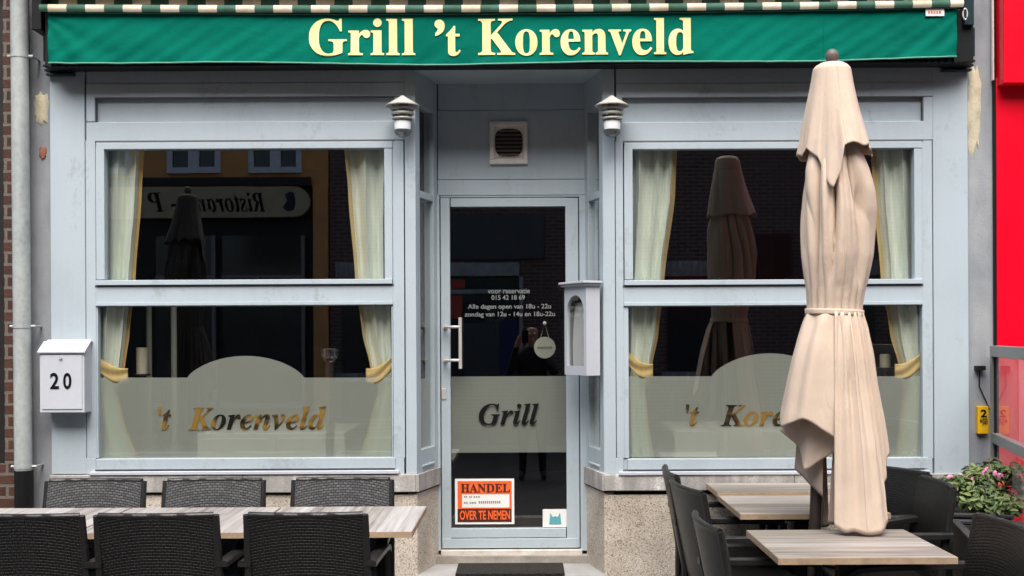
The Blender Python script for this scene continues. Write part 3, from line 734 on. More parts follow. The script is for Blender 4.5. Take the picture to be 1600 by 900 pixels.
# front bar and striped cloth running up to the roller under the hood
zs0, zs1 = P(300, 17.5, -.19).z, P(300, 6, -.19).z
x0, x1 = P(62, 10, -.19).x, P(1505, 10, -.19).x
mb = MB()
def sf(u, v):
    x = x0+(x1-x0)*u
    if v < .3: k = v/.3; return (x, -.195-.008*math.sin(k*PI), zs0+(zs1-zs0)*k-sag(x)*.7-az)
    k = (v-.3)/.7; a_ = min(1, k/.5); b_ = max(0, (k-.5)/.5); return (x, -.195+.145*a_, zs1+.015*a_+.19*b_-sag(x)*.7-az)
mb.grid(sf, 60, 20); mb.build('striped_cloth', M['stripe'], AW, smooth=80)
mb = MB(); mb.box(x0+.02, x1-.02, -.165, -.14, zs0-.03-az, zs0+.03-az); mb.build('front_bar', M['black'], AW, bevel=.004)
mb = MB(); mb.box(x0-.05, x1+.05, -.27, 0.018, zs1+.20-az, zs1+.24-az); mb.build('hood', M['black'], AW, bevel=.01)
mb = MB(); zc0, zc1 = P(800, 112, -.02).z, P(800, 60, -.02).z
xA, xB = P(79, 100, -.05).x, P(1513, 100, -.05).x
mb.box(xA, xB, -.13, -.012, zc0+.012-az, zc1+.12-az); mb.build('cassette', M['black'], AW, bevel=.006)
mb = MB()
for i in range(5):
    for xx, s in ((ax0+.10, 1), (ax1-.10, -1)):
        q = xx+s*.035*i-(.1 if s > 0 else -.1); mb.box(q-.006, q+.006, -.145, -.132, zc0+.012-az, zc1-az)
mb.build('vent_rib', M['dark_teal'], AW)
for s in (-1, 1):
    mb = MB()
    xe = P(72, 30, -.1).x if s < 0 else P(1500, 30, -.1).x
    a, b = sorted((xe+s*.002, xe+s*.055)); mb.box(a, b, -.16, .018, P(800, 47, -.1).z-az, zs1+.2-az)
    if s > 0: a2, b2 = sorted((xe-.004, xe+.075)); mb.box(a2, b2, -.12, -.01, zc0+.05-az, P(800, 47, -.1).z-.002-az)
    else: a2, b2 = sorted((xe-.01, xe+.0)); mb.box(a2, b2, -.12, -.01, zc0+.05-az, P(800, 47, -.1).z-.002-az)
    mb.build('end_plate', [M['black'] if s < 0 else M['dark_teal']][0], AW, bevel=.004)
    mb = MB(); a3 = P(70 if s < 0 else 1500, 105, -.03).x; a4 = P(118 if s < 0 else 1521, 105, -.03).x
    if s > 0: a3 = P(1470, 105, -.03).x
    for k in range(3): mb.box(a3+.004*k, a4-.006*k, -.06+.01*k, .0, zc0+.045-.022*k-.012-az, zc0+.045-.022*k-az)
    mb.build('foot_moulding', M['dark_teal'], AW, bevel=.002)
mb = MB(); xe = P(1508, 20, -.2).x
mb.tube([(xe+.012*math.cos(a*PI/6), -.2, P(1508, 22, -.2).z-az+.03*math.sin(a*PI/6)) for a in range(13)], .004, 6); mb.build('crank_eye', M['steel'], AW, smooth=True)

# ------------------------------------------------------------------ lamps, vent, boxes
def lamp(px, label):
    Y = -.13; c = P(px, 160, Y); T = empty('wall_lamp', (c.x, Y, c.z), 0, label, 'lamp', 'lamps on the corner posts')
    s = F/(D+Y); z = lambda py: (160-py)/s
    mb = MB(); mb.lathe((0, 0, 0), [(.0, z(149)), (.008, z(149.5)), (.03, z(154)), (.094, z(165)), (.093, z(166.5)), (.028, z(156)), (0, z(151))], 32); mb.build('hat', M['lamp_metal'], T, smooth=True)
    mb = MB()
    for ya, yb, r in ((169, 172, .064), (176, 179.5, .060), (184.5, 187, .056)):
        mb.lathe((0, 0, 0), [(r-.012, z(ya)), (r, z(ya)+.001), (r+.003, z((ya+yb)/2)), (r, z(yb)-.001), (r-.012, z(yb)), (r-.012, z(ya))], 28)
    mb.build('ring', M['lamp_metal'], T, smooth=True)
    mb = MB()
    for k in range(3):
        a = 2*PI*(k+.3)/3; mb.tube([(.05*math.sin(a), -.05*math.cos(a), z(162)), (.05*math.sin(a), -.05*math.cos(a), z(186))], .004, 6)
    mb.tube([(0, 0, z(158)), (0, 0, z(186))], .022, 12); mb.build('stem', M['grey_metal'], T, smooth=True)
    mb = MB(); mb.lathe((0, 0, 0), [(0, z(188)), (.036, z(188)), (.045, z(190)), (.046, z(197)), (.044, z(203)), (0, z(203))], 28); mb.build('globe', M['opal'], T, smooth=True)
    mb = MB(); pr = [(.048, z(203))]+[(.048*math.cos(a*PI/16), z(203)-.042*math.sin(a*PI/16)) for a in range(1, 9)]
    mb.lathe((0, 0, 0), pr, 28); mb.build('glass_cup', M['frost_cup'], T, smooth=True)
    mb = MB(); mb.tube([(0, 0, z(180)), (0, -Y-.012, z(180))], .012, 10); mb.tube([(0, -Y-.014, z(180)), (0, -Y, z(180))], .04, 18); mb.build('bracket', M['lamp_metal'], T, smooth=True)
M['frost_cup'] = glass('lamp_glass', .10, (.62, .64, .63))
lamp(629, 'galvanised wall lamp with conical hat, to the left of the door'); lamp(956, 'galvanised wall lamp with conical hat, to the right of the door above the menu box')
VG = empty('vent_grille', (P(795, 223, YD).x, YD, P(795, 223, YD).z), 0, 'cream framed square ventilation grille on the panel above the door', 'vent')
mb = MB(); a, b, c, dz = R(765, 190.5, 824.5, 257, YD); a -= VG.location.x; b -= VG.location.x; c -= VG.location.z; dz -= VG.location.z; e = .027
mb.box(a, b, -.02, 0, dz-e, dz); mb.box(a, b, -.02, 0, c, c+e); mb.box(a, a+e, -.02, 0, c+e, dz-e); mb.box(b-e, b, -.02, 0, c+e, dz-e); mb.build('frame', M['vent_frame'], VG, bevel=.005)
mb = MB(); mb.box(a+e-.002, b-e+.002, -.004, -.001, c+e-.002, dz-e+.002, 0)
mb.build('back_plate', M['vent_frame'], VG)
mb = MB(); rq = (b-a)/2-e-.004
ring = [(math.copysign(abs(math.cos(2*PI*k/48))**.6, math.cos(2*PI*k/48))*rq, -.006, math.copysign(abs(math.sin(2*PI*k/48))**.6, math.sin(2*PI*k/48))*rq) for k in range(48)]
mb.add(ring, [tuple(range(48))]); mb.build('opening', M['black'], VG)
mb = MB(); n = 7; rr = (b-a)/2-e-.004
for i in range(n):
    zc = -rr+2*rr*(i+.5)/n; hw = rr*min(1, (1-abs(zc/rr)**3.2)**(1/3.2)+.02)
    mb.add([(-hw+.004, -.018, zc-.009), (hw-.004, -.018, zc-.009), (hw-.004, -.008, zc+.004), (-hw+.004, -.008, zc+.004)], [(0, 1, 2, 3)])
mb.build('slats', M['vent_dark'], VG, solid=.002)
# letterbox
LB = empty('letterbox', (P(98, 645, 0).x, 0, P(98, 645, 0).z), 0, 'white metal letterbox with house number 20 on the left pilaster', 'letterbox'); lx, lz = LB.location.x, LB.location.z
Yl = -.105
a, b, c, dz = R(62, 550, 132, 645, Yl); a -= lx; b -= lx; c -= lz; dz -= lz
mb = MB(); mb.prism([(Yl, c), (0, c-.002), (0, dz+.07), (Yl, dz)], a, b)
mb.v = [(y, x, z) for x, y, z in mb.v]; mb.build('body', M['white_metal'], LB, bevel=.004)
mb = MB(); zt = P(98, 534, 0).z-lz
mb.v = []; mb.prism([(Yl-.012, dz-.006), (Yl-.012, dz+.004), (-.03, zt+.004), (0, zt+.004), (0, zt-.004), (-.03, zt-.005)], a-.008, b+.008)
mb.v = [(y, x, z) for x, y, z in mb.v]; mb.build('lid', M['white_metal'], LB, bevel=.002)
mb = MB(); mb.box(a+.012, b-.012, Yl-.0045, Yl-.001, c+.02, dz-.018); mb.build('door', M['white_metal'], LB, bevel=.0015)
mb = MB(); q = P(95.5, 559, Yl); mb.tube([(q.x-lx, Yl-.012, q.z-lz), (q.x-lx, Yl-.003, q.z-lz)], .009, 14); mb.build('lock', M['steel'], LB, smooth=True)
mb = MB()
for ch, x0, x1 in (('2', 78, 92), ('0', 98.5, 111.5)):
    A, B, C, Dz = R(x0, 582.5, x1, 608, Yl-.007); text_rect(mb, ch, A-lx, B-lx, C-lz, Dz-lz, Yl-.0065, .022)
mb.build('house_number', M['black_print'], LB)
# menu box on the right splay
A2, B2 = Vector((.337, -.05)), Vector((P(882, 510, .17).x, .17))
md = (B2-A2).normalized(); LM = (B2-A2).length
MX = empty('menu_box', (A2.x, A2.y, P(916, 587, -.05).z), 0, 'white menu display box with arched glass front beside the door', 'display box')
zT = P(916, 446, -.05).z-MX.location.z; tm = .088
o0 = (0, 0); m2 = (md.x, md.y); tn = -1     # thickness goes to the right of md
def mo(mb, s0, s1, t0, t1, z0, z1): mb.obox(o0, m2, s0, s1, tn*t0, tn*t1, z0, z1)
mb = MB(); mo(mb, 0, LM, .012, tm, 0, .012); mo(mb, 0, .012, .0121, tm, .012, zT); mo(mb, LM-.012, LM, .0121, tm, .012, zT); mo(mb, .012, LM-.012, tm-.012, tm, .012, zT); mo(mb, .012, LM-.012, .0121, tm-.012, zT-.012, zT)
# front with an arched opening
n2 = (m2[1], -m2[0])
def fp(s, z, t): return (m2[0]*s+n2[0]*t, m2[1]*s+n2[1]*t, z)
inner = [(.028, .05), (LM-.028, .05)]; r = (LM-.056)/2
inner += [(LM/2+r*math.cos(a*PI/12), zT-.05-r+r*math.sin(a*PI/12)*1.0) for a in range(13)]
def outer_pt(s, z):
    cx, cz = LM/2, zT/2; dx_, dz_ = s-cx, z-cz; k = min((LM/2)/abs(dx_) if dx_ else 9e9, (zT/2)/abs(dz_) if dz_ else 9e9); return cx+dx_*k, cz+dz_*k
n = len(inner)
for t in (0,):
    vs = [fp(s, z, .0) for s, z in inner]+[fp(*outer_pt(s, z), .0) for s, z in inner]+[fp(s, z, .012) for s, z in inner]
    mb.add(vs, [(i, (i+1) % n, (i+1) % n+n, i+n) for i in range(n)]+[(i, (i+1) % n, (i+1) % n+2*n, i+2*n) for i in range(n)])
    cs = [(0, 0), (LM, 0), (LM, zT), (0, zT)]
    o = len(mb.v)
mb.build('case', M['white_metal'], MX)
mb = MB(); vs = []
mo(mb, 0, .001, 0, .0121, 0, zT); mo(mb, LM-.001, LM, 0, .0121, 0, zT)
# corner pieces closing the arch front
for (ca, cb) in (((LM, zT), inner[2:9]), ((0, zT), inner[8:15])):
    mb.add([fp(ca[0], ca[1], .0)]+[fp(*outer_pt(s, z), .0005) for s, z in cb], [(0, i, i+1) for i in range(1, len(cb))])
for s, z in ((0, 0), (LM, 0)):
    pass
mb.add([fp(0, 0, .0004), fp(LM, 0, .0004), fp(*outer_pt(*inner[1]), .0004), fp(*outer_pt(*inner[0]), .0004)], [(0, 1, 2, 3)])
mb.add([fp(0, 0, .0004), fp(*outer_pt(*inner[0]), .0004), fp(*outer_pt(*inner[-1]), .0004)], [(0, 1, 2)])
mb.add([fp(LM, 0, .0004), fp(*outer_pt(*inner[1]), .0004), fp(*outer_pt(*inner[2]), .0004)], [(0, 1, 2)])
mb.build('front_corner', M['white_metal'], MX)
mb = MB(); mo(mb, -.014, LM+.014, -.018, tm+.004, zT, zT+.012); mo(mb, -.024, LM+.02, -.028, tm+.006, zT+.0125, zT+.026); mb.build('roof', M['white_metal'], MX, bevel=.003)
mb = MB(); vs = [fp(.03, .04, .010), fp(LM-.03, .04, .010), fp(LM-.03, zT-.04, .010), fp(.03, zT-.04, .010)]; mb.add(vs, [(0, 1, 2, 3)]); mb.build('pane', M['clear_glass'], MX)
mb = MB(); mo(mb, .013, LM-.013, tm-.016, tm-.0125, .013, zT-.013); mb.build('back_panel', M['menu_back'], MX)
mb = MB(); mb.grid(lambda u, v: fp(.05+(LM-.085)*u, .03+.38*v, .055-.02*math.sin(v*2+u)*u), 6, 8); mb.build('menu_sheet', M['sticker_white'], MX, smooth=True)
for z_ in (.1, .38):
    mb = MB(); mo(mb, .06, .12, tm, tm+.07, z_, z_+.06); mb.build('mount', M['grey_metal'], MX)
# notices on the door
HS = empty('takeover_sign', (P(757, 819, YD).x, YD+.012, P(757, 819, YD).z), 0, 'orange HANDEL OVER TE NEMEN notice taped low on the door glass', 'sign'); hx0, hz0 = HS.location.x, HS.location.z
def hr(x0, y0, x1, y1): A, B, C, Dz = R(x0, y0, x1, y1, YD+.012); return A-hx0, B-hx0, C-hz0, Dz-hz0
mb = MB(); A, B, C, Dz = hr(711, 748, 803.5, 819); mb.box(A, B, 0, .003, C, Dz); mb.build('board', M['sticker_white'], HS)
mb = MB(); A, B, C, Dz = hr(715, 751.5, 799.5, 795); mb.box(A, B, -.0015, -.0003, C, Dz); mb.build('orange_field', M['orange'], HS)
mb = MB(); A, B, C, Dz = hr(722, 772.5, 796, 793); mb.box(A, B, -.003, -.0018, C, Dz); mb.build('white_field', M['sticker_white'], HS)
mb = MB(); A, B, C, Dz = hr(715, 795, 799.5, 815.5); mb.box(A, B, -.0015, -.0003, C, Dz); mb.build('black_field', M['brown_print'], HS)
mb = MB(); A, B, C, Dz = hr(720, 755.5, 797, 769.5); text_rect(mb, '𝐇𝐀𝐍𝐃𝐄𝐋', A, B, C, Dz, -.003, .012); mb.build('lettering', M['brown_print'], HS)
mb = MB(); A, B, C, Dz = hr(718.5, 797.5, 797, 812); text_rect(mb, 'OVER TE NEMEN', A, B, C, Dz, -.003, .03); mb.build('lettering', M['orange'], HS)
mb = MB()
for x0, y0, x1, y1 in ((725, 775, 731, 777.5), (733, 775, 738, 777.5), (740, 775, 751, 777.5), (725, 784, 732, 787), (734, 784, 745, 787), (748, 782.5, 783, 786.5)):
    A, B, C, Dz = hr(x0, y0, x1, y1); k = max(2, int((x1-x0)/3))
    for i in range(k): mb.box(A+(B-A)*i/k, A+(B-A)*(i+.65)/k, -.004, -.0032, C, Dz)
mb.build('handwriting', M['grey_print'], HS)
ST = empty('door_sticker', (P(868, 824, YD).x, YD+.012, P(868, 824, YD).z), 0, 'small white sticker with teal emblem in the lower right corner of the door', 'sticker')
def sr(x0, y0, x1, y1): A, B, C, Dz = R(x0, y0, x1, y1, YD+.012); return A-ST.location.x, B-ST.location.x, C-ST.location.z, Dz-ST.location.z
mb = MB(); A, B, C, Dz = sr(848, 795.5, 887, 823.5); mb.box(A, B, 0, .002, C, Dz); mb.build('label_sheet', M['sticker_white'], ST)
mb = MB(); A, B, C, Dz = sr(858, 801, 877, 819); w_, h_ = B-A, Dz-C
mb.add([(A+w_*x, -.002, C+h_*z) for x, z in ((0, 0), (1, 0), (.95, .55), (.9, 1), (.7, .62), (.5, .72), (.3, .62), (.1, 1), (.05, .55))], [tuple(range(9))])
mb.build('emblem', M['teal_print'], ST)
HT = empty('hanging_tag', (P(851, 505, YD+.05).x, YD+.05, P(851, 505, YD+.05).z), 0, 'round cream tag hanging on a string behind the door glass', 'tag')
tz = P(851, 543, YD+.05).z-HT.location.z; r = .064
mb = MB(); mb.add([(r*math.cos(2*PI*k/40), yy, tz+r*math.sin(2*PI*k/40)) for yy in (0, .004) for k in range(40)], [tuple(range(40)), tuple(range(79, 39, -1))]+[(k, (k+1) % 40, (k+1) % 40+40, k+40) for k in range(40)])
mb.build('disc', M['tag'], HT)
mb = MB(); mb.tube([(-.025, 0, tz+.058), (0, -.002, -.004), (.025, 0, tz+.058)], .0022, 6); mb.build('string', M['tag'], HT)
mb = MB(); mb.lathe((0, -.006, 0), [(0, .012), (.008, .009), (.012, 0), (.008, -.009), (0, -.012)], 14); mb.build('hook', M['opal'], HT, smooth=True)
mb = MB(); mb.box(-.045, .045, -.0015, -.0005, tz-.008, tz+.006); mb.build('print', M['grey_print'], HT)
mb = MB(); A, B, C, Dz = R(714, 882.5, 881, 905, .12); mb.grid(lambda u, v: (A+(B-A)*u, .265-.30*v, .268+.014), 1, 1)
mb = MB(); mb.box(A, B, -.035, P(800, 882, .26).y+.0, .268, .284)
tag(mb.build('doormat', M['coir'], bevel=.004), 'black fibre doormat on the step in front of the door', 'doormat')

# ------------------------------------------------------------------ curtains
def curtain(outer, inner, tie, label, seed):
    """outer/inner: list of (py, px); tie: (px0, px1, py0, py1) of the gold tie-back"""
    Yc = .085
    def li(tab, y):
        if y <= tab[0][0]: return tab[0][1]
        for (ya, xa), (yb, xb) in zip(tab, tab[1:]):
            if y <= yb:
                k = (y-ya)/(yb-ya); k = k*k*(3-2*k)*.5+k*.5; return xa+(xb-xa)*k
        return tab[-1][1]
    py0, py1 = outer[0][0], outer[-1][0]
    T = empty('curtain', P((outer[0][1]+inner[0][1])/2, py1, Yc), 0, label, 'curtain', 'curtains tied back in the windows'); L = T.location
    rnd = random.Random(seed); ph = rnd.uniform(0, 6); nf = rnd.choice([2.2, 2.5, 2.8])
    def pos(u, y):
        xo, xi = li(outer, y), li(inner, y); x = xo+(xi-xo)*u
        wpx = abs(xi-xo); q = u+.05*math.sin(u*7+ph)
        a = .014+.029*min(1, wpx/60)
        dep = a*(1.7*abs(math.sin(PI*nf*q+ph+.2*math.sin(y*.013+ph)))**.7-.9)+.007*math.sin(2*PI*nf*2.3*q+ph*2)
        return P(x, y, Yc+dep)-L
    mb = MB(); mb.grid(lambda u, v: pos(u*.9, py0+(py1-py0)*v), 64, 70); mb.build('drape', M['curtain'], T, smooth=80)
    mb = MB(); mb.grid(lambda u, v: pos(.895+.105*u, py0+(py1-py0)*v)+Vector((0, -.004, 0)), 6, 70); mb.build('trim', M['gold_trim'], T, smooth=80)
    # tie-back: a soft band round the gathered cloth, hung up towards the frame
    x0, x1, ya, yb = tie; mb = MB()
    left = outer[0][1] < inner[0][1]
    def tf(u, v):
        k = u if left else 1-u
        x = x0+(x1-x0)*u; drop = (yb-ya)
        top = ya+drop*.55*math.sin(k*PI*.55)*1.0; ht = 21+4*math.sin(k*PI)
        return P(x, top+ht*v, Yc-.03-.016*math.sin(PI*u)+.004*math.sin(v*9+u*5))-L
    mb.grid(tf, 18, 8); mb.build('tieback', M['gold_trim'], T, smooth=80, solid=.004)
T0 = 228
curtain([(T0, 160), (440, 158), (480, 150), (720, 150)], [(T0, 226), (300, 222), (437, 212), (520, 203), (572, 196), (610, 184), (650, 192), (720, 216)], (151, 200, 556, 592), 'cream curtain with gold trim at the far left of the left window', 1)
curtain([(T0, 604), (440, 604), (480, 614), (720, 614)], [(T0, 538), (300, 544), (437, 555), (520, 566), (572, 578), (610, 592), (650, 580), (720, 562)], (572, 614, 556, 592), 'cream curtain with gold trim in the left window, next to the doorway', 2)
curtain([(T0, 985), (440, 984), (480, 980), (720, 980)], [(T0, 1058), (300, 1055), (437, 1038), (520, 1029), (572, 1019), (610, 1008), (650, 1012), (720, 1022)], (980, 1020, 548, 586), 'cream curtain with gold trim in the right window, next to the menu box', 3)
curtain([(T0, 1431), (440, 1431), (480, 1445), (720, 1445)], [(T0, 1360), (300, 1364), (437, 1376), (520, 1390), (572, 1404), (610, 1412), (650, 1406), (720, 1400)], (1398, 1444, 548, 586), 'cream curtain with gold trim at the far right, behind the parasol', 4)
# things standing on the sills inside
def candle(px, y0, y1, r, label, Y=.24):
    c = P(px, y1, Y); mb = MB(); h = P(px, y0, Y).z-c.z
    T = empty('candle', c, 0, label, 'candle', 'candles behind the windows')
    mb.lathe((0, 0, 0), [(0, 0), (r, 0), (r, h-.004), (r-.004, h), (r*.5, h-.006), (0, h-.008)], 20); mb.build('wax', M['candle'], T, smooth=True)
    mb = MB(); mb.tube([(0, 0, h-.008), (.001, 0, h+.012)], .0015, 5); mb.build('wick', M['black'], T)
    mb = MB(); zsill = zs_-c.z; mb.lathe((0, 0, 0), [(0, 0), (r*1.5, 0), (r*1.5, -.008), (.012, -.014), (.012, zsill+.02), (r*1.5, zsill+.008), (r*1.5, zsill), (0, zsill)], 16); mb.build('holder', M['bronze'], T, smooth=True)
candle(222, 543, 584, .033, 'thick cream candle behind the left window'); candle(1383, 553, 574, .03, 'thick cream candle behind the right window by the parasol')
c = P(515, 565, .24); GB = empty('glass_bowl', c, 0, 'small cut glass bowl behind the left window', 'bowl')
mb = MB(); mb.lathe((0, 0, 0), [(0, .0), (.03, 0), (.05, .03), (.055, .07), (.045, .075), (.04, .03), (0, .015)], 20); mb.build('bowl', M['clear_glass'], GB, smooth=True)
mb = MB(); mb.tube([(0, 0, -.001), (0, 0, zs_-c.z)], .025, 14); mb.build('stand', M['bronze'], GB, smooth=True)
for px, lab in ((233, 'thin cream post inside behind the candle'), (272, 'thin cream post inside behind the left window, right of the candle')):
    c = P(px, 600, .7); mb = MB(); mb.tube([(c.x, .7, .26), (c.x, .7, 1.80)], .018, 10)
    tag(mb.build('room_post', M['tag'], smooth=True), lab, 'post', 'posts inside the restaurant')
for cx, lab in ((-1.55, 'dining table with white cloth inside behind the left window'), (1.35, 'dining table with white cloth inside behind the right window')):
    T = empty('dining_table', (cx, .95, .26), 0, lab, 'table', 'laid tables inside the restaurant')
    mb = MB(); mb.box(-.45, .45, -.38, .38, .40, .76); mb.build('cloth', M['cloth_white'], T, bevel=.01)
    mb = MB(); mb.tube([(0, 0, .4), (0, 0, .02)], .05, 12); mb.box(-.25, .25, -.25, .25, 0, .03); mb.build('pedestal', M['bronze'], T)
    mb = MB(); mb.lathe((.12, -.1, .76), [(0, 0), (.03, 0), (.006, .01), (.006, .06), (.04, .1), (.035, .16)], 14); mb.build('wine_glass', M['clear_glass'], T, smooth=True)

# ------------------------------------------------------------------ tables and chairs
def table(name, x0, x1, y0, y1, wood_m, label, group, front_leg='pedestal'):
    gz = ground((y0+y1)/2); cx, cy = (x0+x1)/2, (y0+y1)/2
    T = empty(name, (cx, cy, gz), 0, label, 'table', group); hw, hd = (x1-x0)/2, (y1-y0)/2
    mb = MB(); mb.box(-hw, hw, -hd, hd, .712, .74); mb.build('tabletop', wood_m, T, bevel=.003)
    mb = MB(); e = .0008
    for q in ((-hw-e, hw+e, -hd-.0015, -hd-.0002), (-hw-e, hw+e, hd+.0002, hd+.0015), (-hw-.0015, -hw-.0002, -hd, hd), (hw+.0002, hw+.0015, -hd, hd)):
        mb.box(*q, .7135, .7385)
    mb.build('edge_band', M['edge_band'], T)
    mb = MB(); mb.box(-hw+.05, hw-.05, -min(.04, hd-.03), min(.04, hd-.03), .66, .7115); mb.box(-.035, .035, -.035, .035, .03, .66); mb.build('pedestal', M['black'], T, bevel=.003)
    for s in (-1, 1):
        mb = MB(); mb.box(-hw*.72, hw*.72, s*hd*.5-.025, s*hd*.5+.025, 0, .04) ; mb.box(-.025, .025, min(0, s*hd*.5), max(0, s*hd*.5), .005, .035); mb.build('foot', M['black'], T, bevel=.003)
    return T
gl, gr = 'tables pushed together on the left terrace', 'tables on the right terrace'
table('terrace_table', -.497-.712, -.497, -1.44, -.70, M['wood_y'], 'pale wood terrace table nearest the door, right end of the left row', gl)
table('terrace_table', -1.955, -1.221, -1.44, -.705, M['wood_y'], 'pale wood terrace table in the middle of the left row, below the letterbox window', gl)
table('terrace_table', -2.70, -1.967, -1.44, -.70, M['wood_y'], 'pale wood terrace table cut off at the left edge', gl)
table('terrace_table', .97, 1.66, -1.995, -1.355, M['wood_x'], 'greyed wood terrace table in front of the parasol', gr)
table('terrace_table', 1.0, 1.70, -1.055, -.43, M['wood_x'], 'greyed wood terrace table behind the parasol', gr)
table('terrace_table', 1.0, 1.70, -.415, -.035, M['wood_x'], 'narrow greyed wood terrace table against the stone band under the right window', gr)

def make_chair(name):
    T = empty(name, (0, 0, 0), 0, 'x', 'chair')
    W2 = .238; SH_ = .43
    def yb(z): return -.20-.20*(z-.30)                  # back plane leans outward (-y); sitter faces +y
    def back(u, z, off=0):
        x = (-W2+2*W2*u); bow = .028*(1-(2*u-1)**2); return Vector((x*(1-.03*(z-.44)), yb(z)-bow+off, z))
    mb = MB(); zl, zh = .30, .857
    nu, nv = 14, 10
    vs = [back(i/nu, zl+(zh-zl)*j/nv) for j in range(nv+1) for i in range(nu+1)]
    vs2 = [back(i/nu, zl+(zh-zl)*j/nv, .024) for j in range(nv+1) for i in range(nu+1)]; n = len(vs)
    fs = [(j*(nu+1)+i, j*(nu+1)+i+1, (j+1)*(nu+1)+i+1, (j+1)*(nu+1)+i) for j in range(nv) for i in range(nu)]
    rim = [i for i in range(nu+1)]+[j*(nu+1)+nu for j in range(1, nv+1)]+[nv*(nu+1)+i for i in range(nu-1, -1, -1)]+[j*(nu+1) for j in range(nv-1, 0, -1)]
    mb.add(vs+vs2, fs+[tuple(k+n for k in f[::-1]) for f in fs]+[(rim[i], rim[(i+1) % len(rim)], rim[(i+1) % len(rim)]+n, rim[i]+n) for i in range(len(rim))])
    mb.build('backrest', M['wicker'], T, smooth=50)
    mb = MB(); mb.tube([back(i/24, zh+.004, .012) for i in range(25)], .014, 8); mb.build('top_rail', M['chair_rim'], T, smooth=True)
    mb = MB(); mb.box(-W2, W2, -.215, .24, SH_-.045, SH_); mb.build('seat', M['wicker'], T, bevel=.015, seg=3)
    mb = MB(); mb.box(-W2+.005, W2-.005, -.20, .225, SH_-.12, SH_-.046); mb.build('apron', M['wicker'], T, bevel=.005)
    for s in (-1, 1):
        xa = s*(W2+.022)
        mb = MB(); pts = [(xa, yb(.66)-.01, .655), (xa, -.1, .652), (xa, .1, .648), (xa, .20, .64), (xa, .235, .62)]
        k = 6
        vs = []; fs = []
        for p in pts:
            for (ox, oz) in ((-.026, -.012), (.026, -.012), (.026, .008), (.014, .014), (-.014, .014), (-.026, .008)): vs.append((p[0]+ox, p[1], p[2]+oz))
        for i in range(len(pts)-1):
            for q in range(k): fs.append((i*k+q, i*k+(q+1) % k, (i+1)*k+(q+1) % k, (i+1)*k+q))
        fs += [tuple(range(k)), tuple(range((len(pts)-1)*k, len(pts)*k))]
        mb.add(vs, fs); mb.build('armrest', M['chair_rim'], T, smooth=True)
        mb = MB(); mb.tube([(xa, .225, .632), (xa, .215, .3), (xa, .225, 0)], [.02, .021, .017], 8); mb.build('leg', M['chair_rim'], T, smooth=True)
        mb = MB(); mb.tube([(s*(W2+.006), yb(.86)+.012, .862), (s*(W2+.010), yb(.44), .44), (s*(W2+.014), -.235, 0)], [.015, .019, .017], 8); mb.build('leg', M['chair_rim'], T, smooth=True)
    return T
GREY = {}
chair0 = make_chair('wicker_chair'); used = [False]
def place(x, y, face, label, group, dz=0):             # face: direction the sitter looks, degrees from +y, clockwise
    T = chair0 if not used[0] else copy_tree(chair0); used[0] = True
    if 'facing the street' in label:                    # this row's brighter lighting is put into its wicker colour
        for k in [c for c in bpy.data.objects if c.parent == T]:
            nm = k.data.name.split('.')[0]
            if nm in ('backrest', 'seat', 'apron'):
                if (nm, 'grey') not in GREY: GREY[(nm, 'grey')] = k.data.copy(); GREY[(nm, 'grey')].materials[0] = M['wicker_lit']
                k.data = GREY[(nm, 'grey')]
    T.location = (x, y, ground(y)+dz); T.rotation_euler = (0, 0, -math.radians(face)); T['label'] = label; T['group'] = group
BK = .31                                               # seat centre to top of back
gc = 'wicker chairs along the left tables'
def zl_(px, z): return (px-821)*z/F
place(zl_(36, 4.73), -1.70+BK, 1.5, 'black wicker armchair with its back to the street, cut by the left photo edge', gc)
place(zl_(239.5, 4.73), -1.70+BK, -1, 'black wicker armchair with its back to the street, in the middle of its row', gc)
place(zl_(476.5, 4.73), -1.70+BK, .5, 'black wicker armchair with its back to the street, nearest the door in its row', gc)
place(zl_(148, 5.8), -.63-BK, 181, 'wicker armchair in lit grey colour facing the street beneath the letterbox', gc)
place(zl_(336.5, 5.8), -.63-BK, 179, 'wicker armchair in lit grey colour facing the street below the middle of the left window', gc)
place(zl_(535, 5.8), -.63-BK, 180, 'wicker armchair in lit grey colour facing the street below the curtain beside the doorway', gc)
gd = 'wicker chairs around the right tables'
place(.74+BK, -.46, 90, 'wicker armchair at the left of the right tables, closest to the facade', gd)
place(.75+BK*.98, -.93, 80, 'wicker armchair at the left of the right tables, second from the facade', gd)
place(.707+BK, -1.84, 87, 'wicker armchair at the left of the table before the parasol', gd)
place(1.92-BK*.86, -.40-BK*.5, -120, 'turned wicker armchair right behind the parasol, near the facade', gd)
place(1.985-BK, -.885, -88, 'wicker armchair at the right, leaning before the flower planter', gd)
place(1.855-BK+.02, -1.95, -93, 'wicker armchair in the lower right corner, at the end of the front table', gd)

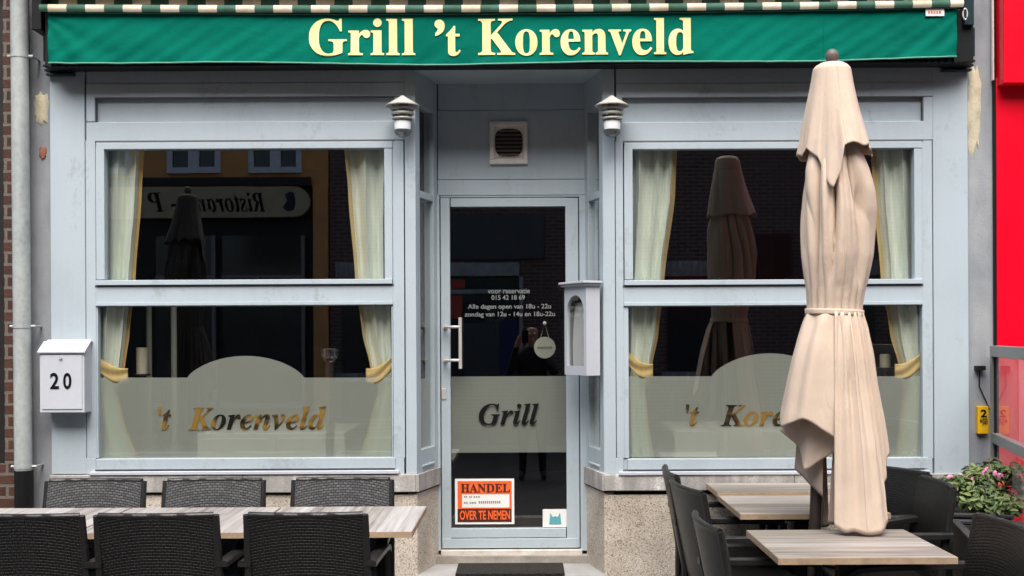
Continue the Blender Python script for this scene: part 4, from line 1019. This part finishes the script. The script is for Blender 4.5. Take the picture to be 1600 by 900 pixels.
# ------------------------------------------------------------------ parasols
def make_parasol():
    YP_ = -1.30; zc = D+YP_; s = F/zc
    ax = P(1304, 500, YP_).x; g = ground(YP_)
    T = empty('parasol', (ax, YP_, g), 0, 'closed beige canvas parasol tied at the waist between the right tables', 'parasol', 'closed terrace parasols')
    O = Vector((ax, YP_, g))
    lx = lambda px: (px-1304)/s
    lz = lambda py: P(1304, py, YP_).z-g
    def lathe_px(mb, rows, fold, seg=120, hem=None, nv=None):
        ys = [r[0] for r in rows]; n = nv or 40
        def fn(u, v):
            y = ys[0]+(ys[-1]-ys[0])*v
            for (ya, la, ra), (yb_, lb, rb) in zip(rows, rows[1:]):
                if y <= yb_+1e-6: k = (y-ya)/(yb_-ya); l = la+(lb-la)*k; r = ra+(rb-ra)*k; break
            an = 2*PI*u; cx, rad = lx((l+r)/2), (r-l)/2/s
            rr = rad*(1+fold(an, v)); yy = y
            if hem: yy += hem(an)*v**2
            return (cx+rr*math.sin(an), -rr*math.cos(an)*1.0, lz(yy))
        mb.grid(fn, seg, n)
    def pleat(an, n, ph, sharp=.55):
        return abs(math.sin(n*an/2+ph))**sharp-.68
    wob = lambda an, v, q: .5*noise.noise(Vector((math.sin(an)*1.3, math.cos(an)*1.3, v*1.6+q)))
    # pole, finial, base
    mb = MB(); mb.tube([(lx(1301), 0, lz(96)), (lx(1271), .10, 0.05)], .026, 16); mb.build('pole', M['bronze'], T, smooth=True)
    mb = MB(); c = (lx(1302), 0, 0); mb.lathe(c, [(0, lz(76.5)), (.014, lz(77.5)), (.026, lz(82)), (.0295, lz(87.5)), (.026, lz(93)), (.018, lz(96.5)), (.017, lz(103))], 24); mb.build('finial', M['finial'], T, smooth=True)
    mb = MB(); mb.box(-.28+lx(1272), .28+lx(1272), -.18, .38, .0, .06); mb.build('base', M['planter'], T, bevel=.01)
    mb = MB(); mb.tube([(lx(1272), .10, .06), (lx(1274), .085, .35)], .03, 14); mb.build('sleeve', M['bronze'], T, smooth=True)
    # top cap (vent flap)
    cap = [(100, 1283, 1321), (102, 1278, 1325), (108, 1273, 1331), (130, 1270, 1335), (180, 1262, 1346), (215, 1256, 1356), (243, 1251, 1364)]
    mb = MB()
    capf = lambda an, v: (v**.8)*(.13*pleat(an+.12*math.sin(v*3+an), 7, 2.2, .8)+.05*pleat(an+.2*v, 17, .4, 1)*v+.09*math.sin(3*an+1.2)+.15*wob(an, v, 3))-.02
    HT_ = [(-180, -4), (-130, 4), (-110, -4), (-90, 2), (-72, -8), (-50, 6), (-30, 46), (-20, 58), (-11, 40), (-2, -8), (12, -12), (30, -7), (45, -11), (62, -1), (78, -9), (92, 2), (120, -6), (150, 3), (180, -4)]
    def hem(an):
        d_ = math.degrees(an); d_ = d_-360 if d_ > 180 else d_
        for (a_, va_), (b_, vb_) in zip(HT_, HT_[1:]):
            if d_ <= b_: t = (d_-a_)/(b_-a_); t = t*t*(3-2*t); return va_+(vb_-va_)*t
        return -4
    lathe_px(mb, cap, capf, hem=hem)
    mb.lathe((lx(1302), 0, 0), [(.0, lz(99.0)), (.04, lz(99.3)), (.0535, lz(100.5))], 24)
    mb.build('vent_flap', M['beige'], T, smooth=80, solid=.003)
    # upper body down to the strap
    body = [(180, 1278, 1330), (235, 1268, 1346), (262, 1263, 1352), (300, 1259, 1359), (330, 1258, 1362), (400, 1259, 1358), (445, 1262, 1351), (475, 1264, 1345), (489, 1264, 1344)]
    def bf(an, v):
        k = math.sin(min(1, v*1.15)*PI)**.7*min(1, .35+max(0, v-.12)*4)
        pin = -.16*math.exp(-((v-.45)/.10)**2)*(math.exp(-((an-5.90)/.13)**2)+1.2*math.exp(-((an-.55)/.13)**2))
        low = max(0, v-.72)/.28
        return (.40*k+.05)*pleat(an+.34*math.sin(v*2.6+an*2)+.14*math.sin(v*6+an*1.0+1), 8, .9, .5)+.10*k*pleat(an-.45*v+.25*math.sin(an*3+2*v), 19, 1.7, .6)+.26*k*wob(an, v, 7)+pin+low*.11*pleat(an, 19, 0, .9)
    mb = MB(); lathe_px(mb, body, bf, seg=200, nv=60); mb.build('upper_canopy', M['beige'], T, smooth=80, solid=.003)
    # strap
    mb = MB(); n = 64; rw = (1346-1261)/2/s
    def sfn(u, v):
        an = 2*PI*u; r = rw*(1.03+.02*math.sin(5*an)); return (lx(1303.5)+r*math.sin(an), -r*math.cos(an), lz(483.5+9.5*v+1.8*math.sin(an)))
    mb.grid(sfn, n, 3); mb.build('strap', M['beige'], T, smooth=80, solid=.006)
    # lower skirt: overlapping flaps hanging from the waist
    def flap(a0, a1, hem, bulge, amp, k, ph, m=None, rs=1.0, name='skirt_flap', nu=60, nv=46, thick=.003, tr=.006, kt=3, seam=None):
        hp = [Vector((lx(px), dy, lz(py))) for px, py, dy in hem]
        Ls = [0]
        for p, q in zip(hp, hp[1:]): Ls.append(Ls[-1]+(q-p).length)
        def hat(u):
            d_ = u*Ls[-1]
            for i in range(len(hp)-1):
                if d_ <= Ls[i+1]+1e-9:
                    t = (d_-Ls[i])/(Ls[i+1]-Ls[i]); lin_ = hp[i].lerp(hp[i+1], t)
                    p0, p1, p2, p3 = hp[max(i-1, 0)], hp[i], hp[i+1], hp[min(i+2, len(hp)-1)]
                    cr = .5*(2*p1+(p2-p0)*t+(2*p0-5*p1+4*p2-p3)*t*t+(3*p1-p0-3*p2+p3)*t**3)
                    return lin_.lerp(cr, .6)
            return hp[-1]
        def fn(u, v):
            an = math.radians(a0+(a1-a0)*u); top = Vector((lx(1303.5)+rw*rs*math.sin(an), -rw*rs*math.cos(an), lz(488)))
            b = hat(u); p = top.lerp(b, v)
            out = Vector((p.x-lx(1303), p.y, 0)); out = out.normalized() if out.length > 1e-5 else Vector((0, -1, 0))
            rp = amp*(math.sin(k*2*PI*u+ph)+.4*math.sin(k*4.7*u*PI+ph*2))*(v**.8)*(1.1-.5*v) + tr*math.sin(kt*2*PI*u+ph)*((1-v)**.8)*min(1, v*7+.25)+.007*noise.noise(p*4+Vector((ph, 0, 0)))*min(1, v*4)+.002*noise.noise(p*13)*min(1, v*4)
            return p+out*(bulge*math.sin(PI*v**.8)+rp)
        if seam is not None:
            sb = MB(); sb.tube([fn(seam, .06+.92*k/40) for k in range(41)], .0022, 6); sb.build('seam', M['beige_inner'], T, smooth=True)
        mb = MB(); mb.grid(fn, nu, nv); mb.build(name, m or M['beige'], T, smooth=80, solid=thick)
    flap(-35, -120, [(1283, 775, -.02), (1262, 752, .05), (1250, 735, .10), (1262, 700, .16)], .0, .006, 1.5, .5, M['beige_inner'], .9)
    flap(15, -100, [(1300, 698, -.10), (1276, 716, -.07), (1250, 733, -.04), (1250, 700, .02), (1225, 675, .07)], .0, .004, 1.2, 1.2, M['beige'], .94)
    flap(20, -115, [(1303, 690, -.16), (1280, 674, -.165), (1243, 651, -.15), (1230, 658, -.09), (1217, 666, -.02), (1225, 650, .08)], .012, .008, 2.0, .4, M['beige'], .99, nu=90, tr=.009, kt=3)
    flap(-14, 40, [(1284, 811, -.195), (1297, 819, -.225), (1310, 817, -.235), (1328, 821.5, -.25), (1350, 819, -.235), (1368, 806, -.18)], .006, .007, 1.6, .9, M['beige'], 1.03, nu=110, tr=.011, kt=4, seam=.5)
    flap(28, 110, [(1350, 800, -.14), (1374, 730, -.09), (1380, 700, -.03), (1378, 700, .07)], .004, .012, 3.2, .2, M['beige'], 1.0, nu=110, tr=.012, kt=5)
    flap(60, 180, [(1366, 828, .02), (1382, 832, .07), (1376, 800, .12), (1330, 780, .16)], .0, .012, 3, .2, M['beige'], .95)
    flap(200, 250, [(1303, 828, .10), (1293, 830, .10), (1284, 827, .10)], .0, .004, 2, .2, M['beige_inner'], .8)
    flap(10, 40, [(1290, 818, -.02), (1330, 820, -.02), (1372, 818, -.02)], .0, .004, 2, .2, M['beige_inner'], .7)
    return T
par = make_parasol()
p2 = copy_tree(par); p2.location = (-2.78, -3.0, ground(-3.0)+.02); p2.rotation_euler = (0, 0, 2.2)
M['shaded_canvas'] = canvas('backlit_shade_canvas', (.10, .095, .08))  # backlit shade of the second parasol put into its canvas colour
for k in p2.children:
    k.data = k.data.copy()
    if k.name.split('.')[0] in ('vent_flap', 'upper_canopy', 'strap', 'skirt_flap', 'tie_knot'): k.data.materials[0] = M['shaded_canvas']
p2['label'] = 'closed parasol coloured dark as if backlit on the left terrace, mirrored in the left window'

# ------------------------------------------------------------------ planter and flowers
PLN = empty('planter_box', (2.29, -.47, ground(-.47)), math.radians(-12), 'dark grey planter box with flowers beside the wind screen', 'planter', 'planters by the wind screen')
mb = MB(); hw, hd, h = .155, .29, .66
for q in ((-hw, hw, -hd, -hd+.025), (-hw, hw, hd-.025, hd), (-hw, -hw+.025, -hd+.0251, hd-.0251), (hw-.025, hw, -hd+.0251, hd-.0251)): mb.box(*q, 0.02, h)
mb.box(-hw+.026, hw-.026, -hd+.026, hd-.026, .02, .06); mb.build('box', M['planter'], PLN, bevel=.006)
mb = MB(); mb.box(-hw-.008, hw+.008, -hd-.008, -hd+.03, h+.0005, h+.02); mb.box(-hw-.008, hw+.008, hd-.03, hd+.008, h+.0005, h+.02); mb.box(-hw-.008, -hw+.03, -hd+.031, hd-.031, h+.0005, h+.02); mb.box(hw-.03, hw+.008, -hd+.031, hd-.031, h+.0005, h+.02); mb.build('rim', M['planter'], PLN, bevel=.004)
mb = MB(); mb.box(-hw+.027, hw-.027, -hd+.027, hd-.027, .5, h-.03); mb.build('soil', M['soil'], PLN)
q = copy_tree(PLN); q.location = (2.17, -1.12, ground(-1.12)); q.rotation_euler = (0, 0, math.radians(-12)); q['label'] = 'dark grey planter box nearer the street, half hidden by the corner chair'
def leaf_cluster(mb, centers, n, size, rnd, mi=0, flat=.6):
    for _ in range(n):
        c, r = rnd.choice(centers); 
        while True:
            v = Vector((rnd.uniform(-1, 1), rnd.uniform(-1, 1), rnd.uniform(-1, 1)))
            if .3 < v.length < 1: break
        p = Vector(c)+Vector((v.x*r[0], v.y*r[1], v.z*r[2]))
        nrm = (v*.6+Vector((rnd.uniform(-.5, .5), rnd.uniform(-.7, .3), rnd.uniform(.2, 1.1)))).normalized()
        t = nrm.orthogonal().normalized(); t = (Matrix.Rotation(rnd.uniform(0, 6.3), 3, nrm) @ t); b = nrm.cross(t)
        L = size*rnd.uniform(.6, 1.3); W_ = L*rnd.uniform(.5, .8)*flat
        mb.add([p-t*L*.5, p-t*L*.15+b*W_*.5+nrm*L*.10, p+t*L*.25+b*W_*.42+nrm*L*.06, p+t*L*.55-nrm*L*.08, p+t*L*.25-b*W_*.42+nrm*L*.06, p-t*L*.15-b*W_*.5+nrm*L*.10, p+nrm*-.01*L],
               [(0, 1, 6), (1, 2, 6), (2, 3, 6), (3, 4, 6), (4, 5, 6), (5, 0, 6)], mi)
def flowers(mb, spots, n, size, rnd, mi=0):
    for p in spots:
        for _ in range(n):
            v = Vector((rnd.uniform(-1, 1), rnd.uniform(-1, .2), rnd.uniform(-.4, 1))).normalized()
            q = Vector(p)+v*size*.5; t = v.orthogonal().normalized(); t = Matrix.Rotation(rnd.uniform(0, 6.3), 3, v) @ t; b = v.cross(t); L = size*.5
            mb.add([q-t*L*.4, q+b*L*.5+v*L*.1, q+t*L*.7, q-b*L*.5+v*L*.1], [(0, 1, 2, 3)], mi)
def plant(name, label, center, blobs, n, fl, seed, red=0):
    rnd = random.Random(seed); T = empty(name, center, 0, label, 'plant', 'flowering plants in the planter'); c = Vector(center)
    mb = MB(); leaf_cluster(mb, [((Vector(p)-c), r) for p, r in blobs], n, .045, rnd); mb.build('foliage', M['leafy'], T, smooth=80)
    mb = MB(); 
    for p, r in blobs: mb.tube([(0, 0, -.02), ((Vector(p)-c)*.5+Vector((.01, 0, 0))), (Vector(p)-c)], .004, 5)
    mb.build('stem', M['leafy'], T)
    if red:
        mb = MB(); leaf_cluster(mb, [((Vector(p)-c), r) for p, r in blobs], red, .04, rnd); mb.build('bronze_leaves', M['leaf_red'], T, smooth=80)
    for col, spots in fl.items():
        
            for s_ in spots: mb = MB(); flowers(mb, [Vector(s_)-c], 9, .034, rnd); mb.build('flower', M[col], T, smooth=80)
def pp(px, py, Y): return tuple(P(px, py, Y))
plant('flowering_plant', 'bushy light green plant with few pale flowers in the planter', (2.22, -.55, .68),
      [(pp(1492, 757, -.45), (.09, .10, .05)), (pp(1535, 780, -.62), (.13, .12, .07)), (pp(1566, 790, -.7), (.10, .1, .06)), (pp(1525, 760, -.5), (.13, .12, .07))], 750,
      {'petal_pink': [pp(1515, 748, -.65), pp(1483, 746, -.6)]}, 3)
plant('flowering_plant', 'taller dark green plant with pink and red blooms at the back of the planter', (2.36, -.4, .68),
      [(pp(1522, 742, -.35), (.06, .07, .06)), (pp(1552, 728, -.35), (.05, .06, .04)), (pp(1580, 765, -.4), (.09, .1, .08)), (pp(1568, 744, -.4), (.10, .08, .05)), (pp(1590, 742, -.5), (.07, .06, .06))], 560,
      {'petal_pink': [pp(1542, 735, -.5), pp(1538, 740, -.5), pp(1556, 741, -.5), pp(1562, 744, -.5)], 'petal_red': [pp(1580, 738, -.5), pp(1592, 741, -.55), pp(1563, 757, -.55), pp(1598, 750, -.55), pp(1586, 748, -.5)]}, 4, red=130)

# ------------------------------------------------------------------ other side of the street (seen mirrored in the glass)
OY = -13.0
OB = empty('restaurant_house', (-6, OY, 0), 0, 'orange rendered restaurant house across the street, mirrored in the left window', 'house')
def obx(mb, x0, x1, y0, y1, z0, z1): mb.box(x0+6, x1+6, y0, y1, z0, z1)
zo = lambda py: CH+(525-py)/F*(D-OY)
xo = lambda px: (px-821)/F*(D-OY)
mb = MB(); obx(mb, -40, xo(513), -.5, 0, zo(288), 12); obx(mb, xo(490), xo(513), -.5, .06, -.1, zo(288)-.002); mb.build('wall', M['orange_wall'], OB)
mb = MB(); obx(mb, -40, xo(490), -.5, -.1, -.1, zo(288)-.001); obx(mb, -14, xo(487), -.3, .09, zo(288), zo(275)); mb.build('shop_wall', M['opp_dark'], OB)
for a, b in ((262, 345), (390, 473), (120, 205)):
    wf = MB(); xa, xb = xo(a), xo(b); za, zb_ = zo(268), 6.3
    for q in ((xa, xb, za, za+.1), (xa, xb, zb_-.1, zb_), (xa, xa+.09, za+.1, zb_-.1), (xb-.09, xb, za+.1, zb_-.1), ((xa+xb)/2-.09, (xa+xb)/2+.09, za+.1, zb_-.1)): obx(wf, q[0], q[1], .0, .07, q[2], q[3])
    f = wf.build('window', M['opp_white'], OB)
    wg = MB(); obx(wg, xa+.05, xb-.05, .005, .02, za+.05, zb_-.05); g_ = wg.build('pane', M['opp_glass'], f); g_.matrix_parent_inverse = Matrix.Identity(4)
mb = MB(); s0, s1, z0, z1 = -8.2, xo(462), zo(338), zo(290)
obx(mb, s0, s1, .0, .14, z0, z1); r_ = (z1-z0)/2
n = 24; vs = [(s1+6+r_*math.sin(PI*k/n), yy, (z0+z1)/2+r_*math.cos(PI*k/n)) for yy in (.0, .14) for k in range(n+1)]
mb.add(vs, [tuple(range(n+1)), tuple(range(2*n+1, n, -1))]+[(k, k+1, k+n+2, k+n+1) for k in range(n)])
sg = mb.build('sign_board', M['opp_sign'], OB)
mb = MB()
# the sign faces +y (towards the restaurant), so its text runs from +x to -x
def opp_text(b, x0, x1, z0, z1, off): 
    vs, fs = text_verts(b, off); mb.add([(x1+6-a*(x1-x0), .144, z0+c*(z1-z0)) for a, c in vs], fs)
opp_text('𝑹𝒊𝒔𝒕𝒐𝒓𝒂𝒏𝒕𝒆', xo(288), xo(418), zo(330), zo(299), .004); opp_text('- 𝑷', xo(234), xo(280), zo(328), zo(299), .004)
t = mb.build('sign_lettering', M['black_print'], sg); t.matrix_parent_inverse = Matrix.Identity(4)
mb = MB(); cx, cz = xo(455)+6, zo(314)
mb.add([(cx+.11*x, .144, cz+.17*z) for x, z in ((-1, -.6), (-.3, -1), (.6, -.9), (1, -.1), (.7, .9), (0, 1), (-.7, .7), (-.3, .1))], [tuple(range(8))])
e_ = mb.build('sign_emblem', M['dark_teal'], sg); e_.matrix_parent_inverse = Matrix.Identity(4)
for a, b in ((240, 330), (345, 470)):
    mb = MB(); obx(mb, xo(a), xo(b), -.09, -.06, .5, zo(365)); mb.build('shop_window', M['opp_glass'], OB)
    mb = MB(); obx(mb, xo(a)-.04, xo(b)+.04, -.09, .0, .4, .5); obx(mb, xo(b), xo(b)+.06, -.09, 0, .5, zo(365)); obx(mb, xo(a), xo(b), -.05, -.02, zo(430)-.03, zo(430)+.03); mb.build('shop_frame', M['grey_metal'], OB)
BB = empty('brick_terrace', (2, OY, 0), 0, 'dark brick terraced house across the street, mirrored in the door and right window', 'house')
mb = MB(); mb.box(xo(513)-2+.02, 40, -.5, 0, -.1, 12); mb.build('wall', M['opp_brick'], BB)
for i, x in enumerate((-4.6, .9, 3.4)):
    mb = MB(); mb.box(x-.5, x+.5, .0, .03, 1.0 if i % 2 else .25, 2.6); mb.build('window', M['opp_glass'], BB)
    mb = MB(); mb.box(x-.6, x+.6, .0, .06, 2.6, 2.85); mb.box(x-.6, x+.6, 0, .09, .85, .99); mb.build('lintel', M['stone'], BB)
def bd(x0, y0, x1, y1, f, name, m):        # a piece of the facade as it stands mirrored in the door glass
    k = (D+2*YD-OY)/F; mb = MB(); mb.box((x0-821)*k-2, (x1-821)*k-2, .0, f, CH+(525-y1)*k, CH+(525-y0)*k); mb.build(name, m, BB, bevel=.01)
BB_SHIFT = 0
bd(690, 410, 812, 431, .10, 'shop_cornice', M['zinc']); bd(690, 452, 806, 459, .08, 'shop_rail', M['zinc']); bd(690, 432, 815, 590, .03, 'shop_window', M['opp_glass'])
bd(700, 436, 726, 450, .05, 'red_board', M['petal_red']); bd(700, 461, 722, 498, .05, 'red_board', M['petal_red']); bd(782, 500, 812, 600, .06, 'blue_door', M['blue_door'])
bd(725, 505, 781, 595, .05, 'shop_panel', M['shop_panel']); bd(812, 432, 818, 610, .09, 'shop_post', M['zinc']); bd(690, 335, 850, 405, .06, 'shop_fascia', M['shop_panel'])
mb = MB(); mb.box(1.9, 2.5, .02, .07, 2.5, 3.3); mb.build('shutter_box', M['brown_print'], BB)

# ------------------------------------------------------------------ the photographer, seen only as a reflection
def person():
    T = empty('person', (.08, -6.78, -.14), 0, 'person in a dark jacket holding a phone up, mirrored in the door glass', 'person')
    J = {}; E = []; Rr = {}
    def j(n, p, r, par=None):
        J[n] = len(J); Rr[n] = (p, r)
        if par: E.append((J[par], J[n]))
    G = .0
    j('pelvis', (0, 0, .98), .16); j('spine', (0, .0, 1.18), .15, 'pelvis'); j('chest', (0, .0, 1.40), .17, 'spine'); j('neck', (0, .01, 1.60), .062, 'chest')
    j('jaw', (0, .03, 1.69), .07, 'neck'); j('head', (0, .02, 1.78), .088, 'jaw'); j('crown', (0, .0, 1.85), .075, 'head')
    for s, n in ((-1, 'l'), (1, 'r')):
        j('sh'+n, (s*.19, 0, 1.50), .075, 'chest'); j('el'+n, (s*.27, .12, 1.28), .052, 'sh'+n); j('wr'+n, (s*.10-.08, .27, 1.62), .032, 'el'+n); j('pa'+n, (s*.075-.08, .29, 1.69), .036, 'wr'+n)
        j('hip'+n, (s*.10, 0, .90), .10, 'pelvis'); j('kn'+n, (s*.11, .02, .50), .065, 'hip'+n); j('an'+n, (s*.12, -.01, .09), .042, 'kn'+n); j('to'+n, (s*.14, .16, .03), .035, 'an'+n)
        for f in range(4):
            z = 1.70+.022*f-.02; j('f%d'%f+n, (s*.045-.08+s*.02, .305, z+.012), .010, 'pa'+n); j('g%d'%f+n, (s*.02-.08+s*.02, .318, z+.018), .009, 'f%d'%f+n)
        j('th'+n, (s*.055-.08, .27, 1.72), .011, 'pa'+n); j('tt'+n, (s*.03-.08, .262, 1.735), .009, 'th'+n)
    me = bpy.data.meshes.new('body'); me.from_pydata([Rr[n][0] for n in J], E, [])
    o = bpy.data.objects.new('body', me); COL.objects.link(o)
    sk = o.modifiers.new('skin', 'SKIN'); lay = me.skin_vertices[0].data if me.skin_vertices else None
    if lay is None:
        bm = bmesh.new(); bm.from_mesh(me); bm.verts.layers.skin.verify(); bm.to_mesh(me); bm.free(); lay = me.skin_vertices[0].data
    for n, i in J.items(): lay[i].radius = (Rr[n][1], Rr[n][1]*(.8 if n in ('pelvis', 'spine', 'chest') else 1)); lay[i].use_root = (n == 'pelvis')
    su = o.modifiers.new('sub', 'SUBSURF'); su.levels = 1; su.render_levels = 1
    bpy.context.view_layer.update()
    m2_ = bpy.data.meshes.new_from_object(o.evaluated_get(bpy.context.evaluated_depsgraph_get()))
    bpy.data.objects.remove(o)
    m2_.materials.clear(); m2_.materials.append(M['jacket']); m2_.materials.append(M['skin'])
    for p in m2_.polygons:
        c = p.center; p.material_index = 1 if (c.z > 1.62 and abs(c.x) < .12 and c.y < .16) or (c.z > 1.60 and c.y > .25) else 0; p.use_smooth = True
    b = bpy.data.objects.new('body', m2_); COL.objects.link(b); b.parent = T
    mb = MB(); mb.box(-.08-.038, -.08+.038, .285, .294, 1.655, 1.81); mb.build('phone', M['black'], T, bevel=.003)
    mb = MB()
    for s in (-1, 1):
        mb = MB(); mb.lathe((s*.032, .10, 1.775), [(0, -.012), (.010, -.006), (.012, 0), (.010, .006), (0, .012)], 10); mb.build('eye', M['opal'], T, smooth=True)
    mb = MB(); mb.lathe((0, .108, 1.74), [(0, .03), (.008, .02), (.015, -.005), (.010, -.015), (0, -.018)], 10); mb.build('nose', M['skin'], T, smooth=True)
person()
